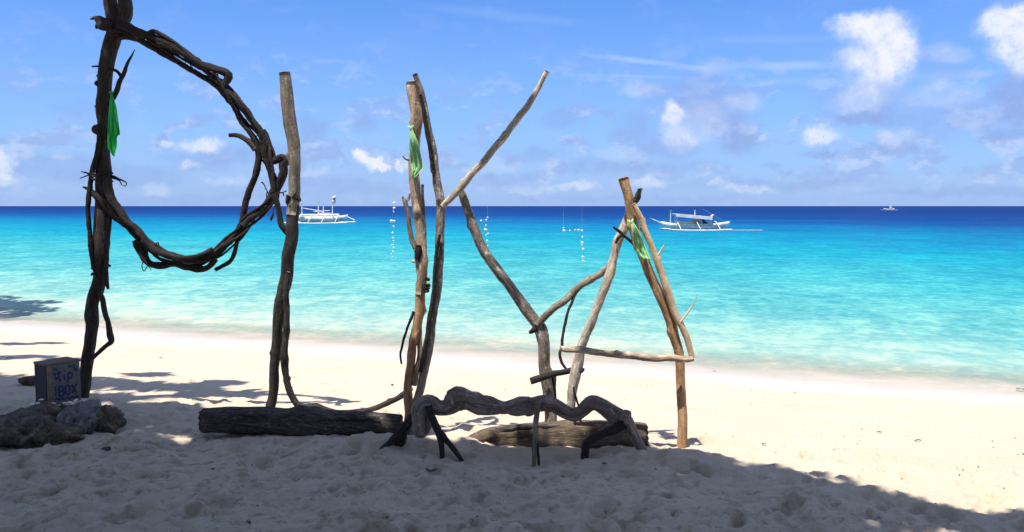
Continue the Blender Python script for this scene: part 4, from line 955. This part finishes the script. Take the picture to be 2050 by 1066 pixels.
def shade_tree(name, trunk_xy, clumps, label, lean=(0, 0)):
    """clumps: (centre Vector, radius, leaves)"""
    x, y = trunk_xy; z = gz(x, y)
    e = empty(name, (x, y, z), label, 'tree', 'shade trees along the beach')
    top = sum((c[0] for c in clumps), Vector()) / len(clumps); top.z -= 1.2
    a = Vector((x, y, z - .3)); mid = a.lerp(Vector((top.x, top.y, top.z)), .55) + Vector((lean[0], lean[1], .3))
    fork = a.lerp(mid, .9)
    mb = MB(); mb.tube([(*a, .26), (*a.lerp(mid, .5), .20), (*mid, .17)], seg=14, step=.12, rough=.12); mb.obj('trunk', [M['bark'], M['cut']], e)
    for c, r, nl in clumps:
        if r < .55 and random.random() < .6: continue
        mb = MB(); m2 = mid.lerp(c, .5) + Vector((0, 0, .35)); mb.tube([(*mid, .09), (*m2, .055), (*c, .015)], seg=8, step=.2, rough=.1); mb.obj('limb', [M['bark'], M['cut']], e)
    V = []; 
    for c, r, nl in clumps:
        d = rng.normal(size=(nl, 3)); d /= np.linalg.norm(d, axis=1)[:, None]; rr = r * rng.random(nl) ** .45
        p = np.array(c) + d * rr[:, None] * np.array((1, 1, .55))
        s = rng.uniform(.11, .20, nl); n = rng.normal(size=(nl, 3)); n[:, 2] = np.abs(n[:, 2]) + .8; n /= np.linalg.norm(n, axis=1)[:, None]
        u = np.cross(n, rng.normal(size=(nl, 3))); u /= np.linalg.norm(u, axis=1)[:, None]; w = np.cross(n, u)
        q = np.stack([p - u * s[:, None], p + w * s[:, None] * .5 - u * .1 * s[:, None], p + u * s[:, None], p - w * s[:, None] * .5 - u * .1 * s[:, None]], 1); V.append(q)
    V = np.concatenate(V); n = len(V); me = bpy.data.meshes.new('crown'); me.vertices.add(n * 4); me.vertices.foreach_set('co', V.astype('f').ravel())
    me.loops.add(n * 4); me.loops.foreach_set('vertex_index', np.arange(n * 4, dtype='i')); me.polygons.add(n); me.polygons.foreach_set('loop_start', np.arange(0, n * 4, 4, dtype='i')); me.polygons.foreach_set('loop_total', np.full(n, 4, 'i')); me.update(calc_edges=True)
    link('crown', me, e, M['leaf'], False)
def big(cx, cy, h, r): return (Vector((cx, cy, h)), r, int(620 * r * r))
def px_clump(px, py, h, r, dens=640):
    p = hit(px, py); return (sh_at(p.x, p.y, h, p.z), r, max(40, int(dens * r * r)))
# crown over the viewer: its front rim draws the shade line under the letters
rim = [px_clump(x, y, 5.6, r) for x, y, r in ((1180,985,.40),(1060,945,.36),(930,940,.34),(800,925,.34),(670,910,.36),(560,900,.38),(1290,965,.30),(1400,1000,.32),(1500,1015,.30),(1600,1028,.26),(1690,1060,.26),(1245,918,.14),(1120,908,.17),(1180,912,.14),
        (1000,906,.15),(940,905,.13),(880,905,.15),(820,900,.15),(760,888,.16),(700,878,.15),(640,872,.14),(590,868,.14),(1060,900,.14),(1320,925,.13),(1400,940,.12),(1480,958,.13),(1560,976,.14),(1640,992,.13),(1720,1006,.11),(1830,1021,.11),(1930,1037,.12),(2040,1052,.16),(2110,1062,.2),
        (680,955,.30),(740,958,.26),(600,945,.28),(825,858,.14),(1100,852,.11),(1148,850,.09),(1270,900,.13),(1215,895,.10),(1100,1050,.5),(900,1040,.5),(700,1020,.5),(500,1000,.5),(300,1000,.6),(1300,1060,.4),(100,1000,.7),(-100,960,.8),(200,920,.5),(400,920,.45))]
inner = [big(x, y, random.uniform(5.8, 7.6), random.uniform(1.1, 1.5)) for x in np.arange(-4.8, 3.4, 1.1) for y in np.arange(-4.5, 2.0, 1.05) if not (x > .3 and y > .9)]
shade_tree('shade_tree', (2.6, -3.2), [c for c in rim if c[0].x > -.6] + [c for c in inner if c[0].x > -.6], 'leafy beach tree standing behind the viewer on the right')
shade_tree('shade_tree', (-2.4, -3.6), [c for c in rim if c[0].x <= -.6] + [c for c in inner if c[0].x <= -.6], 'leafy beach tree standing behind the viewer on the left')
left = [px_clump(x, y, h, r) for x, y, h, r in ((480,880,6,.5),(400,842,6,.30),(150,860,6,.6),(40,830,6,.6),(60,775,6.2,.45),(180,768,6.2,.40),(290,775,6.2,.30),(380,776,6.2,.26),(440,768,6.2,.20),(300,752,6.2,.22),(410,786,6.3,.16),(490,788,6.3,.14),
        (330,825,6,.34),(210,800,6.1,.35),(-60,790,6.2,.6),(-40,720,6.4,.45),(60,716,6.4,.28),(130,722,6.4,.2),(30,690,6.5,.26),(100,688,6.5,.16),(-80,690,6.5,.4),(-120,860,6,.9),(-180,780,6.3,.9))]
left += [big(x, y, random.uniform(6.2, 7.4), 1.1) for x, y in ((-3.2, 1.2), (-4.4, .6), (-5.6, .4), (-4.8, 3.2), (-5.2, 1.8), (-6.2, 3.0), (-3.9, 2.2), (-6.8, 4.6), (-7.4, 1.5))]
shade_tree('shade_tree', (-7.6, 2.6), left, 'leafy beach tree left of the letter P, leaning over the boulders')
def sea_clump(px, py, h, r):
    p = sea_hit(px, py); return (sh_at(p.x, p.y, h, SEA), r, max(40, int(300 * r * r)))
far = [sea_clump(x, y, h, r) for x, y, h, r in ((-60,616,8.2,1.5),(20,618,8.0,.8),(55,606,8.2,.55),(70,622,8,.55),(20,632,7.8,.5),(100,606,8,.3),(-160,620,8.4,1.8),(-40,600,8.3,.9))]
far += [big(-14.5, 13.5, 8.4, 1.8), big(-16, 12, 8.6, 1.8)]
shade_tree('shade_tree', (-15.5, 12.5), far, 'tall leafy tree leaning over the water beyond the left edge')
# unseen trees and undergrowth behind the viewer, added to cut skylight on the sand
for i, (x, y, lab) in enumerate(((-9.5, -7.5, 'bushy tree added out of view to block skylight, far left behind the viewer'), (-4.5, -9.0, 'bushy tree added out of view to block skylight, left behind the viewer'),
        (.8, -9.5, 'bushy tree added out of view to block skylight, straight behind the viewer'), (6.0, -8.5, 'bushy tree added out of view to block skylight, right behind the viewer'), (10.5, -6.0, 'bushy tree added out of view to block skylight, far right behind the viewer'))):
    cl = [(Vector((x + random.uniform(-2.4, 2.4), y + random.uniform(-1, 1), random.uniform(1.2, 8.0))), random.uniform(1.3, 1.9), 420) for _ in range(16)]
    shade_tree('shade_tree', (x, y), cl, lab)
